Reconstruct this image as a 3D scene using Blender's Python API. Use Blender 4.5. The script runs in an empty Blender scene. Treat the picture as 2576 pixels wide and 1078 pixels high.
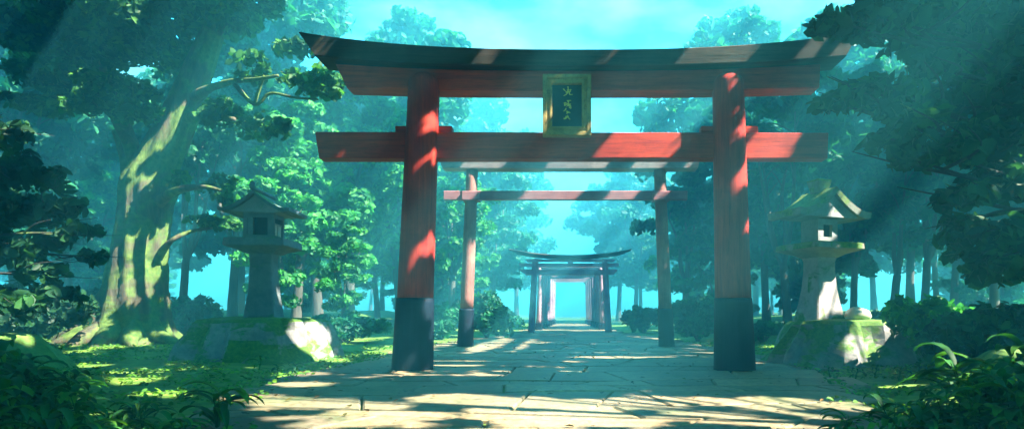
import bpy, math, random
import numpy as np
from mathutils import Vector, Matrix

# ------------------------------------------------------------------ camera, sky, sun, exposure
sc = bpy.context.scene
F, VX, HY, EYE = 1600.0, 1435.0, 785.0, 1.2      # focal length in px of a 2576 px wide frame, axis, horizon, eye height
cam = bpy.data.cameras.new('camera'); camo = bpy.data.objects.new('camera', cam)
sc.collection.objects.link(camo); sc.camera = camo
camo.location = (0, 0, EYE); camo.rotation_euler = (math.pi / 2, 0, 0)
cam.sensor_width = 36; cam.lens = 36 * F / 2576
cam.shift_x = -(VX - 1288) / 2576; cam.shift_y = (HY - 539) / 2576
cam.clip_start = 0.05; cam.clip_end = 2000

SUN = Vector((0.67, -0.20, 0.74)).normalized()    # direction towards the sun
elev = math.asin(SUN.z); az = math.atan2(SUN.x, SUN.y)
w = bpy.data.worlds.new('World'); sc.world = w; w.use_nodes = True
nt = w.node_tree; nt.nodes.clear()
sky = nt.nodes.new('ShaderNodeTexSky'); sky.sky_type = 'NISHITA'; sky.sun_disc = False
sky.sun_elevation = elev; sky.sun_rotation = az; sky.ozone_density = 3.0; sky.air_density = 1.3; sky.dust_density = 1.5
tint = nt.nodes.new('ShaderNodeMix'); tint.data_type = 'RGBA'; tint.blend_type = 'MULTIPLY'; tint.inputs[0].default_value = 1
tint.inputs[7].default_value = (0.065, 0.74, 0.86, 1)
bg = nt.nodes.new('ShaderNodeBackground'); bg.inputs[1].default_value = 0.15
out = nt.nodes.new('ShaderNodeOutputWorld')
wtc = nt.nodes.new('ShaderNodeTexCoord'); wmp = nt.nodes.new('ShaderNodeMapping'); wmp.inputs['Scale'].default_value = (2.2, 2.2, 5.0)
wn = nt.nodes.new('ShaderNodeTexNoise'); wn.inputs['Scale'].default_value = 1.6; wn.inputs['Detail'].default_value = 7; wn.inputs['Roughness'].default_value = .55
wr = nt.nodes.new('ShaderNodeValToRGB'); wr.color_ramp.elements[0].position = .46; wr.color_ramp.elements[1].position = .66
wr.color_ramp.elements[0].color = (0, 0, 0, 1); wr.color_ramp.elements[1].color = (.8, .8, .8, 1)
cl = nt.nodes.new('ShaderNodeMix'); cl.data_type = 'RGBA'; cl.inputs[7].default_value = (.80, 1.55, 1.55, 1)     # thin bright cloud over the tinted sky
nt.links.new(wtc.outputs['Generated'], wmp.inputs[0]); nt.links.new(wmp.outputs[0], wn.inputs['Vector']); nt.links.new(wn.outputs[0], wr.inputs[0])
nt.links.new(wr.outputs[0], cl.inputs[0]); nt.links.new(tint.outputs[2], cl.inputs[6])
nt.links.new(sky.outputs[0], tint.inputs[6]); nt.links.new(cl.outputs[2], bg.inputs[0]); nt.links.new(bg.outputs[0], out.inputs[0])
sl = bpy.data.lights.new('sun', 'SUN'); sl.energy = 4.6; sl.angle = math.radians(0.5); sl.color = (1.0, 0.90, 0.74)
so = bpy.data.objects.new('sun', sl); sc.collection.objects.link(so)
so.rotation_euler = SUN.to_track_quat('Z', 'Y').to_euler(); so.location = (20, -8, 25)
sc.view_settings.view_transform = 'Standard'; sc.view_settings.look = 'None'; sc.view_settings.gamma = 1
EXPOSURE = 3.5
sc.view_settings.exposure = EXPOSURE
cy = sc.cycles
cy.use_denoising = True
cy.max_bounces = 6; cy.diffuse_bounces = 3; cy.glossy_bounces = 2; cy.transmission_bounces = 3
cy.volume_bounces = 0; cy.transparent_max_bounces = 4
cy.sample_clamp_indirect = 4; cy.caustics_reflective = False; cy.caustics_refractive = False

rng = np.random.default_rng(7); random.seed(7)
C = sc.collection

def P(dx, dy, d):
    """world point seen at (dx, dy) of a 2576 px wide frame, d metres down the path"""
    return Vector(((dx - VX) / F * d, d, EYE + (HY - dy) / F * d))

# ------------------------------------------------------------------ mesh helpers
class MB:
    def __init__(s): s.v = []; s.f = []; s.n = 0
    def add(s, v, f):
        v = np.asarray(v, float).reshape(-1, 3)
        s.v.append(v); s.f.extend([tuple(i + s.n for i in q) for q in f]); s.n += len(v)
    def box(s, x0, x1, y0, y1, z0, z1, M=None, bev=0.0):
        if bev > 0:
            v = []; b = bev
            # box with chamfered edges: 24 vertices
            X = (x0, x1); Y = (y0, y1); Z = (z0, z1)
            import itertools
            idx = {}
            for ix, iy, iz in itertools.product((0, 1), repeat=3):
                for ax in range(3):
                    p = [X[ix], Y[iy], Z[iz]]
                    sg = [1 if ix == 0 else -1, 1 if iy == 0 else -1, 1 if iz == 0 else -1]
                    for a in range(3):
                        if a != ax: p[a] += sg[a] * b
                    idx[(ix, iy, iz, ax)] = len(v); v.append(p)
            f = []
            for ax in range(3):
                a, c = [(1, 2), (0, 2), (0, 1)][ax]
                for e in (0, 1):
                    q = []
                    for (i, j) in ((0, 0), (1, 0), (1, 1), (0, 1)):
                        k = [0, 0, 0]; k[ax] = e; k[a] = i; k[c] = j; q.append(idx[(*k, ax)])
                    f.append(q)
                for i in (0, 1):
                    for j in (0, 1):
                        k0 = [0, 0, 0]; k1 = [0, 0, 0]; k0[ax] = 0; k1[ax] = 1
                        k0[a] = k1[a] = i; k0[c] = k1[c] = j
                        f.append([idx[(*k0, a)], idx[(*k1, a)], idx[(*k1, c)], idx[(*k0, c)]])
            for k in itertools.product((0, 1), repeat=3):
                f.append([idx[(*k, 0)], idx[(*k, 1)], idx[(*k, 2)]])
        else:
            v = [(x0, y0, z0), (x1, y0, z0), (x1, y1, z0), (x0, y1, z0), (x0, y0, z1), (x1, y0, z1), (x1, y1, z1), (x0, y1, z1)]
            f = [(0, 3, 2, 1), (4, 5, 6, 7), (0, 1, 5, 4), (1, 2, 6, 5), (2, 3, 7, 6), (3, 0, 4, 7)]
        v = np.array(v, float)
        if M is not None: v = np.array([M @ Vector(p) for p in v])
        s.add(v, f)
    def tube(s, pts, rad, n=10, wob=0.0, seed=0, ridges=0, ridge_amp=0.0, cap=True):
        pts = [Vector(p) for p in pts]; r_ = random.Random(seed)
        # resample smoothly
        v = []; t0 = (pts[1] - pts[0]).normalized()
        u = t0.orthogonal().normalized(); ph = r_.random() * 6
        for i, p in enumerate(pts):
            t = (pts[min(i + 1, len(pts) - 1)] - pts[max(i - 1, 0)]).normalized()
            u = (u - t * u.dot(t)).normalized(); wv = t.cross(u)
            for k in range(n):
                a = 2 * math.pi * k / n
                rr = rad[i] * (1 + wob * (r_.random() - .5) + ridge_amp * math.sin(ridges * a + ph + i * .25))
                v.append(p + (u * math.cos(a) + wv * math.sin(a)) * rr)
        f = [(i * n + k, i * n + (k + 1) % n, (i + 1) * n + (k + 1) % n, (i + 1) * n + k) for i in range(len(pts) - 1) for k in range(n)]
        if cap:
            f.append(tuple(reversed(range(n)))); f.append(tuple((len(pts) - 1) * n + k for k in range(n)))
        s.add(v, f)
    def build(s, name, mat, parent=None, smooth=False, M=None):
        me = bpy.data.meshes.new(name)
        v = np.concatenate(s.v)
        me.from_pydata(v.tolist(), [], s.f)
        if smooth: me.polygons.foreach_set('use_smooth', [True] * len(me.polygons))
        me.materials.append(mat); me.update()
        import bmesh
        bm = bmesh.new(); bm.from_mesh(me); bmesh.ops.recalc_face_normals(bm, faces=bm.faces); bm.to_mesh(me); bm.free()
        o = bpy.data.objects.new(name, me); C.objects.link(o)
        if parent is not None: o.parent = parent
        if M is not None: o.matrix_local = M
        return o

def smooth_path(pts, rad, k=5):
    """Catmull-Rom through the points"""
    P_ = [np.array(p, float) for p in pts]; n = len(P_); op = []; orr = []
    for i in range(n - 1):
        p0, p1, p2, p3 = P_[max(i - 1, 0)], P_[i], P_[i + 1], P_[min(i + 2, n - 1)]
        for j in range(k):
            t = j / k
            op.append(.5 * (2 * p1 + (p2 - p0) * t + (2 * p0 - 5 * p1 + 4 * p2 - p3) * t * t + (3 * p1 - p0 - 3 * p2 + p3) * t ** 3))
            orr.append(rad[i] * (1 - t) + rad[i + 1] * t)
    op.append(P_[-1]); orr.append(rad[-1])
    return op, orr

def empty(name, loc, label, cat, group=None, rz=0):
    o = bpy.data.objects.new(name, None); C.objects.link(o); o.location = loc; o.rotation_euler = (0, 0, rz)
    o.empty_display_size = .3
    return tag(o, label, cat, group)
def tag(o, label=None, cat=None, group=None, kind=None):
    if label: o['label'] = label
    if cat: o['category'] = cat
    if group: o['group'] = group
    if kind: o['kind'] = kind
    return o
def copy_tree(o, parent=None):
    c = o.copy(); C.objects.link(c); c.parent = parent
    for ch in [x for x in KIDS.get(o.name, [])]: copy_tree(ch, c)
    return c
KIDS = {}
def register(root):
    for x in list(C.objects):
        if x.parent is not None:
            KIDS.setdefault(x.parent.name, [])
            if x not in KIDS[x.parent.name]: KIDS[x.parent.name].append(x)

# ------------------------------------------------------------------ materials
def newmat(name):
    m = bpy.data.materials.new(name); m.use_nodes = True; n = m.node_tree; n.nodes.clear()
    o = n.nodes.new('ShaderNodeOutputMaterial'); b = n.nodes.new('ShaderNodeBsdfPrincipled')
    n.links.new(b.outputs[0], o.inputs[0]); return m, n, b, o
def noise(n, scale, detail=5, rough=.6, vec=None, stretch=None, dist=0.0):
    t = n.nodes.new('ShaderNodeTexNoise'); t.inputs['Scale'].default_value = scale; t.inputs['Detail'].default_value = detail
    t.inputs['Roughness'].default_value = rough; t.inputs['Distortion'].default_value = dist
    tc = n.nodes.new('ShaderNodeNewGeometry') if vec == 'world' else n.nodes.new('ShaderNodeTexCoord')
    src = tc.outputs['Position'] if vec == 'world' else tc.outputs['Object']
    if stretch:
        mp = n.nodes.new('ShaderNodeMapping'); mp.inputs['Scale'].default_value = stretch
        n.links.new(src, mp.inputs[0]); src = mp.outputs[0]
    n.links.new(src, t.inputs['Vector']); return t
def ramp(n, src, stops):
    r = n.nodes.new('ShaderNodeValToRGB'); n.links.new(src, r.inputs[0])
    while len(r.color_ramp.elements) < len(stops): r.color_ramp.elements.new(.5)
    for e, (p, c) in zip(r.color_ramp.elements, stops):
        e.position = p; e.color = (*c, 1) if len(c) == 3 else c
    return r
def mixc(n, fac, a, b, mode='MIX'):
    m = n.nodes.new('ShaderNodeMix'); m.data_type = 'RGBA'; m.blend_type = mode
    for i, x in ((0, fac), (6, a), (7, b)):
        if hasattr(x, 'links') or hasattr(x, 'is_output'): n.links.new(x, m.inputs[i])
        elif isinstance(x, (int, float)): m.inputs[i].default_value = x
        else: m.inputs[i].default_value = (*x, 1)
    return m.outputs[2]
def bump(n, b, src, strength, dist=.02):
    k = n.nodes.new('ShaderNodeBump'); k.inputs['Strength'].default_value = strength; k.inputs['Distance'].default_value = dist
    n.links.new(src, k.inputs['Height']); n.links.new(k.outputs[0], b.inputs['Normal'])

def leafmat(name, dark, mid, light, trans=.35, clump=1.3):
    m, n, b, o = newmat(name)
    g = n.nodes.new('ShaderNodeNewGeometry')
    r = ramp(n, g.outputs['Random Per Island'], [(0, dark), (.5, mid), (1, light)])
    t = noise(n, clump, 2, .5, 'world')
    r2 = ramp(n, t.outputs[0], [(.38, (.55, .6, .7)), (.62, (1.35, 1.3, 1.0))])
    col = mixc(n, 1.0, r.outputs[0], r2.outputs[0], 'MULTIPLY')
    n.links.new(col, b.inputs['Base Color']); b.inputs['Roughness'].default_value = .55
    b.inputs['Specular IOR Level'].default_value = .3
    tr = n.nodes.new('ShaderNodeBsdfTranslucent')
    tcol = mixc(n, 1.0, col, (1.5, 1.6, .6), 'MULTIPLY'); n.links.new(tcol, tr.inputs[0])
    mx = n.nodes.new('ShaderNodeMixShader'); mx.inputs[0].default_value = trans
    n.links.new(b.outputs[0], mx.inputs[1]); n.links.new(tr.outputs[0], mx.inputs[2]); n.links.new(mx.outputs[0], o.inputs[0])
    return m
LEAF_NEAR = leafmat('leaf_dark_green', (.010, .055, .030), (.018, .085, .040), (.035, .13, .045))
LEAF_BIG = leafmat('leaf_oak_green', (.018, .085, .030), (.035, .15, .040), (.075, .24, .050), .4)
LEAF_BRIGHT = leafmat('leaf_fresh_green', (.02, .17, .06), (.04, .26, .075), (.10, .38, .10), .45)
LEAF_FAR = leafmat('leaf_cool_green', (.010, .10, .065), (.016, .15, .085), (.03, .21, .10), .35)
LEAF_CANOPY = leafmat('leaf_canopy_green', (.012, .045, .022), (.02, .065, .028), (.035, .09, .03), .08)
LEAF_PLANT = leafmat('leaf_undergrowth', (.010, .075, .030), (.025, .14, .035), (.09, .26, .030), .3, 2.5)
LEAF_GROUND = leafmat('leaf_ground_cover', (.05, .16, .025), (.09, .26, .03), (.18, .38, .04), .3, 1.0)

def paint(name, base, dark, rough=.45, streak=(14, 14, .7), worn=(.30, .16, .12), spec=.12):
    m, n, b, o = newmat(name)
    t = noise(n, 1.0, 6, .65, stretch=streak)
    t2 = noise(n, 1.7, 4, .6)
    r = ramp(n, t.outputs[0], [(.3, dark), (.62, base)])
    r2 = ramp(n, t2.outputs[0], [(.52, (0, 0, 0)), (.72, (1, 1, 1))])
    f = n.nodes.new('ShaderNodeMath'); f.operation = 'MULTIPLY'; f.inputs[1].default_value = .35; n.links.new(r2.outputs[0], f.inputs[0])
    c = mixc(n, f.outputs[0], r.outputs[0], worn)
    t4 = noise(n, 1.0, 8, .75, stretch=tuple(3.2 * q for q in streak)); r4 = ramp(n, t4.outputs[0], [(.36, (.35, .33, .35)), (.46, (1, 1, 1))])      # cracks and weathered grain
    c = mixc(n, .75, c, r4.outputs[0], 'MULTIPLY')
    t5 = noise(n, .9, 5, .65, dist=.8); c = mixc(n, .6, c, ramp(n, t5.outputs[0], [(.40, (.55, .50, .58)), (.60, (1.08, 1.05, 1))]).outputs[0], 'MULTIPLY')
    n.links.new(c, b.inputs['Base Color']); b.inputs['Roughness'].default_value = rough
    b.inputs['Specular IOR Level'].default_value = spec
    bump(n, b, t4.outputs[0], .5, .012); return m
RED_V = paint('red_lacquer_post', (.64, .07, .042), (.34, .026, .035), .55, worn=(.42, .07, .06))
RED_H = paint('red_lacquer_beam', (.66, .085, .045), (.36, .030, .04), .55, streak=(.7, 14, 14), worn=(.44, .08, .06))
DARK_V = paint('black_lacquer_base', (.012, .026, .050), (.006, .012, .022), .6, worn=(.03, .045, .06))
DARK_H = paint('dark_roof_beam', (.085, .075, .060), (.035, .036, .032), .8, streak=(.6, 9, 9), worn=(.09, .08, .065))
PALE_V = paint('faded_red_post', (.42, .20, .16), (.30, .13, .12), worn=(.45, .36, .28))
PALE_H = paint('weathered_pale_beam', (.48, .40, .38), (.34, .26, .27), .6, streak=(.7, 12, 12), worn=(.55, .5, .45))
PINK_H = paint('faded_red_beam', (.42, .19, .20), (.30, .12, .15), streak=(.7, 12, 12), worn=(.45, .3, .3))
GOLD = paint('aged_gilt_wood', (.55, .42, .15), (.32, .25, .10), .4, streak=(6, 6, 6), worn=(.42, .36, .17))
m, n, b, o = newmat('plaque_teal'); t = noise(n, 5, 4)
n.links.new(ramp(n, t.outputs[0], [(.3, (.012, .045, .060)), (.7, (.022, .075, .085))]).outputs[0], b.inputs['Base Color']); b.inputs['Roughness'].default_value = .35
TEAL = m
m, n, b, o = newmat('gold_leaf_brushwork'); t = noise(n, 30, 3)
n.links.new(ramp(n, t.outputs[0], [(.35, (.70, .70, .10)), (.65, (.95, .88, .20))]).outputs[0], b.inputs['Base Color']); b.inputs['Roughness'].default_value = .4
GILT = m

def stone(name, a, bcol, moss=.5, mossA=(.035, .11, .018), mossB=(.14, .27, .03), scale=2.2, up=.45):
    m, n, b, o = newmat(name)
    t = noise(n, scale, 8, .65); t2 = noise(n, scale * 6, 6, .7); t3 = noise(n, scale * .8, 4, .6, dist=.6)
    c = ramp(n, t.outputs[0], [(.3, a), (.7, bcol)]).outputs[0]
    c = mixc(n, .35, c, ramp(n, t2.outputs[0], [(.35, (.45, .45, .45)), (.65, (1, 1, 1))]).outputs[0], 'MULTIPLY')
    g = n.nodes.new('ShaderNodeNewGeometry'); sx = n.nodes.new('ShaderNodeSeparateXYZ'); n.links.new(g.outputs['Normal'], sx.inputs[0])
    ma = n.nodes.new('ShaderNodeMath'); ma.operation = 'MULTIPLY_ADD'; ma.inputs[1].default_value = up; n.links.new(sx.outputs[2], ma.inputs[0]); n.links.new(t3.outputs[0], ma.inputs[2])
    mr = ramp(n, ma.outputs[0], [(.62 - .25 * moss, (0, 0, 0)), (.72 - .25 * moss, (1, 1, 1))])
    mc = ramp(n, t2.outputs[0], [(.3, mossA), (.7, mossB)]).outputs[0]
    c = mixc(n, mr.outputs[0], c, mc)
    n.links.new(c, b.inputs['Base Color']); b.inputs['Roughness'].default_value = .85
    bump(n, b, t2.outputs[0], .5, .03); return m
ROCK = stone('mossy_boulder', (.13, .15, .16), (.40, .38, .36), -.12, up=.5)
LSTONE_DARK = stone('dark_lantern_stone', (.10, .14, .15), (.24, .27, .28), .1, up=.35)
LSTONE = stone('lantern_granite', (.20, .23, .24), (.38, .39, .40), .12, up=.35)
LSTONE_PALE = stone('pale_lantern_granite', (.30, .28, .28), (.52, .48, .46), .2, up=.3)
ROOFST = stone('lantern_roof_slate', (.09, .16, .20), (.20, .28, .32), .08, up=.25)
ROOFMOSS = stone('mossy_lantern_roof', (.16, .19, .16), (.34, .36, .30), .75, mossB=(.22, .36, .06), up=.5)
GROUND = stone('mossy_ground', (.09, .10, .03), (.24, .21, .10), .95, (.04, .13, .02), (.20, .34, .035), .55, .3)
MOUND = stone('moss_cushion', (.10, .12, .06), (.2, .2, .12), 1.2, (.05, .13, .025), (.17, .32, .05), .9, .35)
SLAB = None
m, n, b, o = newmat('flagstone')
g = n.nodes.new('ShaderNodeNewGeometry')
r = ramp(n, g.outputs['Random Per Island'], [(0, (.20, .17, .12)), (.3, (.36, .28, .17)), (.6, (.27, .24, .15)), (.8, (.42, .31, .18)), (1, (.48, .38, .22))])
t = noise(n, .8, 6, .6, 'world', (1, .6, 1)); t2 = noise(n, 9, 7, .7, 'world', (1, .6, 1)); t3 = noise(n, .45, 5, .65, 'world', (1, .8, 1), dist=.5)
c = mixc(n, .8, r.outputs[0], ramp(n, t.outputs[0], [(.35, (.62, .66, .60)), (.62, (1.1, 1.05, .95))]).outputs[0], 'MULTIPLY')
c = mixc(n, .75, c, ramp(n, t2.outputs[0], [(.38, (.42, .42, .42)), (.56, (1, 1, 1))]).outputs[0], 'MULTIPLY')
c = mixc(n, ramp(n, t3.outputs[0], [(.54, (0, 0, 0)), (.68, (.75, .75, .75))]).outputs[0], c, (.07, .13, .045))
n.links.new(c, b.inputs['Base Color']); n.links.new(ramp(n, t2.outputs[0], [(.3, (.45, .45, .45)), (.7, (.8, .8, .8))]).outputs[0], b.inputs['Roughness'])
bump(n, b, t2.outputs[0], .8, .02); SLAB = m

def barkmat(name, a, bcol, moss, ma=(.04, .11, .02), mb=(.15, .24, .05)):
    m, n, b, o = newmat(name)
    t = noise(n, 1.0, 7, .65, stretch=(5, 5, .8), dist=.4); t2 = noise(n, .9, 5, .6, dist=.5)
    c = ramp(n, t.outputs[0], [(.32, a), (.66, bcol)]).outputs[0]
    mr = ramp(n, t2.outputs[0], [(.60 - .2 * moss, (0, 0, 0)), (.70 - .2 * moss, (1, 1, 1))])
    t3 = noise(n, 7, 5)
    c = mixc(n, mr.outputs[0], c, ramp(n, t3.outputs[0], [(.3, ma), (.7, mb)]).outputs[0])
    n.links.new(c, b.inputs['Base Color']); b.inputs['Roughness'].default_value = .9
    bump(n, b, t.outputs[0], .8, .06); return m
BARK_BIG = barkmat('mossy_bark', (.035, .04, .03), (.15, .125, .08), .8)
BARK = barkmat('grey_bark', (.05, .06, .06), (.13, .13, .11), .2)
m, n, b, o = newmat('paper_screen'); t = noise(n, 6, 3)
n.links.new(ramp(n, t.outputs[0], [(.3, (.72, .45, .38)), (.7, (.80, .62, .55))]).outputs[0], b.inputs['Base Color']); PAPER = m
m, n, b, o = newmat('dark_lamp_recess'); t = noise(n, 6, 3)  # near-black panel colour standing in for shade inside the lantern chambers
n.links.new(ramp(n, t.outputs[0], [(.3, (.008, .014, .018)), (.7, (.015, .025, .03))]).outputs[0], b.inputs['Base Color']); b.inputs['Roughness'].default_value = .9; RECESS_SHADE = m
m, n, b, o = newmat('pale_round_stone'); t = noise(n, 8, 4)
n.links.new(ramp(n, t.outputs[0], [(.3, (.45, .47, .32)), (.7, (.66, .64, .50))]).outputs[0], b.inputs['Base Color']); PALESTONE = m

# ------------------------------------------------------------------ setting: ground, path, haze
def vnoise(x, y, seed=0):
    xi = np.floor(x).astype(int); yi = np.floor(y).astype(int); fx = x - xi; fy = y - yi
    fx = fx * fx * (3 - 2 * fx); fy = fy * fy * (3 - 2 * fy)
    def h(a, b_):
        k = (a * 374761393 + b_ * 668265263 + seed * 1442695041) & 0x7fffffff
        k = ((k ^ (k >> 13)) * 1274126177) & 0x7fffffff
        return (k & 0xffff) / 65535.0
    return (h(xi, yi) * (1 - fx) + h(xi + 1, yi) * fx) * (1 - fy) + (h(xi, yi + 1) * (1 - fx) + h(xi + 1, yi + 1) * fx) * fy
def path_edges(y):
    """left and right edge of the paving at distance y"""
    ys = [0, 6, 8, 10, 12, 14, 18, 24, 30, 38, 70]
    L = [-3.2, -3.4, -4.0, -4.9, -5.3, -5.1, -4.9, -4.9, -4.0, -2.9, -2.4]
    R = [2.9, 2.9, 3.4, 4.4, 5.0, 5.1, 5.0, 5.0, 4.0, 2.9, 2.4]
    return np.interp(y, ys, L), np.interp(y, ys, R)
def gz(x, y):
    x = np.asarray(x, float); y = np.asarray(y, float)
    l, r = path_edges(y); d = np.maximum(np.maximum(l - x, x - r), 0)
    k = np.clip(d / 2.5, 0, 1)
    z = k * (.16 * (vnoise(x * .5 + 9, y * .5, 1) - .35) + .08 * (vnoise(x * 1.4, y * 1.4, 2) - .5))
    z = z + np.clip((d - 3) / 14, 0, 1) ** 1.4 * 1.0 * np.clip((y - 16) / 14, 0, 1) * (.55 + .9 * vnoise(x * .12, y * .12, 3))
    return z - .06 * (1 - k)
def gz1(x, y): return float(gz(np.array([x]), np.array([y]))[0])

xs = np.concatenate([np.linspace(-150, -32, 18), np.linspace(-30, 30, 161), np.linspace(32, 150, 18)])
ys = np.concatenate([np.linspace(-40, -2, 9), np.linspace(0, 45, 121), np.linspace(47, 200, 30)])
X, Y = np.meshgrid(xs, ys); Z = gz(X, Y)
nx, ny = len(xs), len(ys)
mb = MB(); mb.add(np.stack([X, Y, Z], -1).reshape(-1, 3), [(j * nx + i, j * nx + i + 1, (j + 1) * nx + i + 1, (j + 1) * nx + i) for j in range(ny - 1) for i in range(nx - 1)])
tag(mb.build('ground', GROUND, smooth=True), kind='structure')

# paving: rows of irregular flagstones, one mesh
mb = MB(); yrow = 1.0; r_ = random.Random(3)
def slab(poly, top, mb):
    c = np.mean(poly, 0); n_ = len(poly); v = []
    for k, (inset, z) in enumerate(((0.0, -.09), (0.0, top - .022), (.03, top))):
        for p in poly:
            d = c - p; L_ = np.linalg.norm(d); q = p + d / L_ * inset
            v.append((q[0], q[1], z))
    f = [(k * n_ + i, k * n_ + (i + 1) % n_, (k + 1) * n_ + (i + 1) % n_, (k + 1) * n_ + i) for k in range(2) for i in range(n_)]
    f.append(tuple(2 * n_ + i for i in range(n_)))
    mb.add(v, f)
rows = [1.0]
while rows[-1] < 72: rows.append(rows[-1] + r_.uniform(.75, 1.5))
def rowy(i, x):   # wavering course line
    return rows[i] + .22 * math.sin(x * .55 + i * 1.7) + .10 * math.sin(x * 1.7 + i) + .06 * x
for i in range(len(rows) - 1):
    yc = (rows[i] + rows[i + 1]) / 2; l, r = path_edges(yc); x = l - r_.uniform(0, .7)
    joints = [x]
    while joints[-1] < r: joints.append(joints[-1] + r_.uniform(.9, 2.4))
    joints[-1] = r + r_.uniform(-.2, .6)
    sk = [r_.uniform(-.45, .45) for _ in joints]
    for j in range(len(joints) - 1):
        a, b_ = joints[j], joints[j + 1]
        if b_ - a < .3: continue
        g_ = .016
        poly = []
        xm = (a + b_) / 2
        lo = [(a - sk[j] * .5 + g_), (xm), (b_ - sk[j + 1] * .5 - g_)]
        hi = [(b_ + sk[j + 1] * .5 - g_), (xm), (a + sk[j] * .5 + g_)]
        for q in lo: poly.append((q, rowy(i, q) + g_))
        for q in hi: poly.append((q, rowy(i + 1, q) - g_))
        pc = np.array(poly, float)
        if r_.random() < .25 and b_ - a > 1.3:   # cracked across
            t_ = r_.uniform(.35, .65); d_ = r_.uniform(-.4, .4)
            m1 = pc[0] * (1 - t_) + pc[2] * t_; m2 = pc[5] * (1 - t_) + pc[3] * t_ + np.array([d_, 0])
            slab(np.array([pc[0], m1 - [.008, 0], m2 - [.008, 0], pc[5]]), r_.uniform(-.004, .012), mb)
            slab(np.array([m1 + [.008, 0], pc[2], pc[3], m2 + [.008, 0]]), r_.uniform(-.004, .012), mb)
        else:
            slab(pc, r_.uniform(-.005, .014), mb)
tag(mb.build('path', SLAB), kind='structure')

# ------------------------------------------------------------------ torii gates
def beam(x0t, x1t, x0b, x1b, y0, y1, ztop, zbot, N=36, ridge=0.0, flare=0.0):
    """beam along x; ztop/zbot are functions of t in -1..1; top and bottom may have different ends"""
    mb = MB(); v = []
    for i in range(N + 1):
        t = -1 + 2 * i / N; s_ = i / N
        xt = x0t + (x1t - x0t) * s_; xb = x0b + (x1b - x0b) * s_
        zt, zb = ztop(t), zbot(t); ym = (y0 + y1) / 2; e = .02
        v += [(xb, y0 + e + flare, zb), (xb, y0 + flare, zb + e), (xt, y0, zt - e), (xt, y0 + e, zt), (xt, ym, zt + ridge), (xt, y1 - e, zt), (xt, y1, zt - e), (xb, y1 - flare, zb + e), (xb, y1 - e - flare, zb)]
    n_ = 9
    f = [(i * n_ + k, i * n_ + (k + 1) % n_, (i + 1) * n_ + (k + 1) % n_, (i + 1) * n_ + k) for i in range(N) for k in range(n_)]
    f.append(tuple(range(n_))); f.append(tuple(N * n_ + k for k in range(n_)))
    mb.add(v, f); return mb
def post(bx, tx, y, z0, z1, r0, r1, n=40, dome=0.0, r_sub=0.0):
    mb = MB(); st = 14; pts = []; rad = []
    for i in range(st + 1):
        t = i / st; pts.append((bx + (tx - bx) * t, y, z0 + (z1 - z0) * t)); rad.append(r0 + (r1 - r0) * t)
    if dome:
        for a in (15, 30, 45, 60, 75, 88):
            a = math.radians(a); pts.append((tx, y, z1 + dome * math.sin(a))); rad.append(r1 * math.cos(a))
    # straight tube along z without tilt of rings
    v = [(p[0] + r * math.cos(2 * math.pi * k / n), p[1] + r * math.sin(2 * math.pi * k / n), p[2]) for p, r in zip(pts, rad) for k in range(n)]
    m_ = len(pts)
    f = [(i * n + k, i * n + (k + 1) % n, (i + 1) * n + (k + 1) % n, (i + 1) * n + k) for i in range(m_ - 1) for k in range(n)]
    f.append(tuple(reversed(range(n)))); f.append(tuple((m_ - 1) * n + k for k in range(n)))
    mb.add(v, f); return mb
def lerp(a, b_, t): return a + (b_ - a) * t

# the great gate at 13.4 m
Y1 = 13.4
g1 = empty('torii_gate', (0, 0, 0), 'largest and nearest red torii gate with dark upswept top beam and framed plaque', 'gate')
K = lambda t: abs(t) ** 2.6
zt = lambda t: 6.60 + .36 * K(t); zb = lambda t: 6.27 + .20 * K(t)
beam(-5.58, 5.93, -5.26, 5.68, Y1 - .34, Y1 + .5, zt, zb, 48, .10, .015).build('top_beam', DARK_H, g1)
beam(-4.92, 5.24, -4.70, 5.22, Y1 - .06, Y1 + .42, lambda t: 6.265 + .20 * K(t * .88), lambda t: 5.84 + .07 * K(t), 48).build('upper_beam', RED_H, g1)
beam(-5.36, 5.42, -5.28, 5.40, Y1 - .04, Y1 + .30, lambda t: 4.98 - .01 * t, lambda t: 4.43, 30).build('tie_beam', RED_H, g1)
for bx, tx in ((-3.33, -3.08), (3.46, 3.32)):
    x1 = lerp(bx, tx, 1.50 / 6.0)
    p = post(x1, tx, Y1, 1.502, 6.0, .375, .325, dome=.24).build('pillar', RED_V, g1, True)
    p.data.polygons.foreach_set('use_smooth', [abs(q.normal.z) < .98 for q in p.data.polygons])
    post(bx, x1, Y1, -.06, 1.50, .435, .392).build('pillar_base', DARK_V, p, True)
for xc in (-3.10, 3.36):
    for sx in (-1, 1):
        mb = MB(); mb.box(xc + sx * .44 - .16, xc + sx * .44 + .16, Y1 + .02, Y1 + .24, 4.985, 5.13, bev=.015)
        mb.build('wedge', RED_H, g1)
# plaque
pz0, pz1, pw, py = 4.76, 6.02, .49, 12.80
pq = empty('shrine_plaque', (-.07, py, pz0), 'gilt framed teal plaque with gold brush characters at the centre of the great gate', 'plaque')
mt = Matrix.Rotation(math.radians(-3), 4, 'X')
def pbox(x0, x1, y0, y1, z0, z1, name, mat, bev=.012, parent=pq):
    mb = MB(); mb.box(x0, x1, y0, y1, z0, z1, mt, bev); return mb.build(name, mat, parent)
H = pz1 - pz0
fr = MB()
for (w0, w1, d0, d1) in ((pw, pw - .085, 0.0, .16), (pw - .083, pw - .14, .035, .16), (pw - .138, pw - .19, .012, .16)):
    i0 = pw - w0; i1 = pw - w1
    fr.box(-w0, -w1, d0, d1, i0, H - i0, mt, .008); fr.box(w1, w0, d0, d1, i0, H - i0, mt, .008)
    fr.box(-w1, w1, d0, d1, i0, i1, mt, .008); fr.box(-w1, w1, d0, d1, H - i1, H - i0, mt, .008)
fr.build('frame', GOLD, pq)
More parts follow.
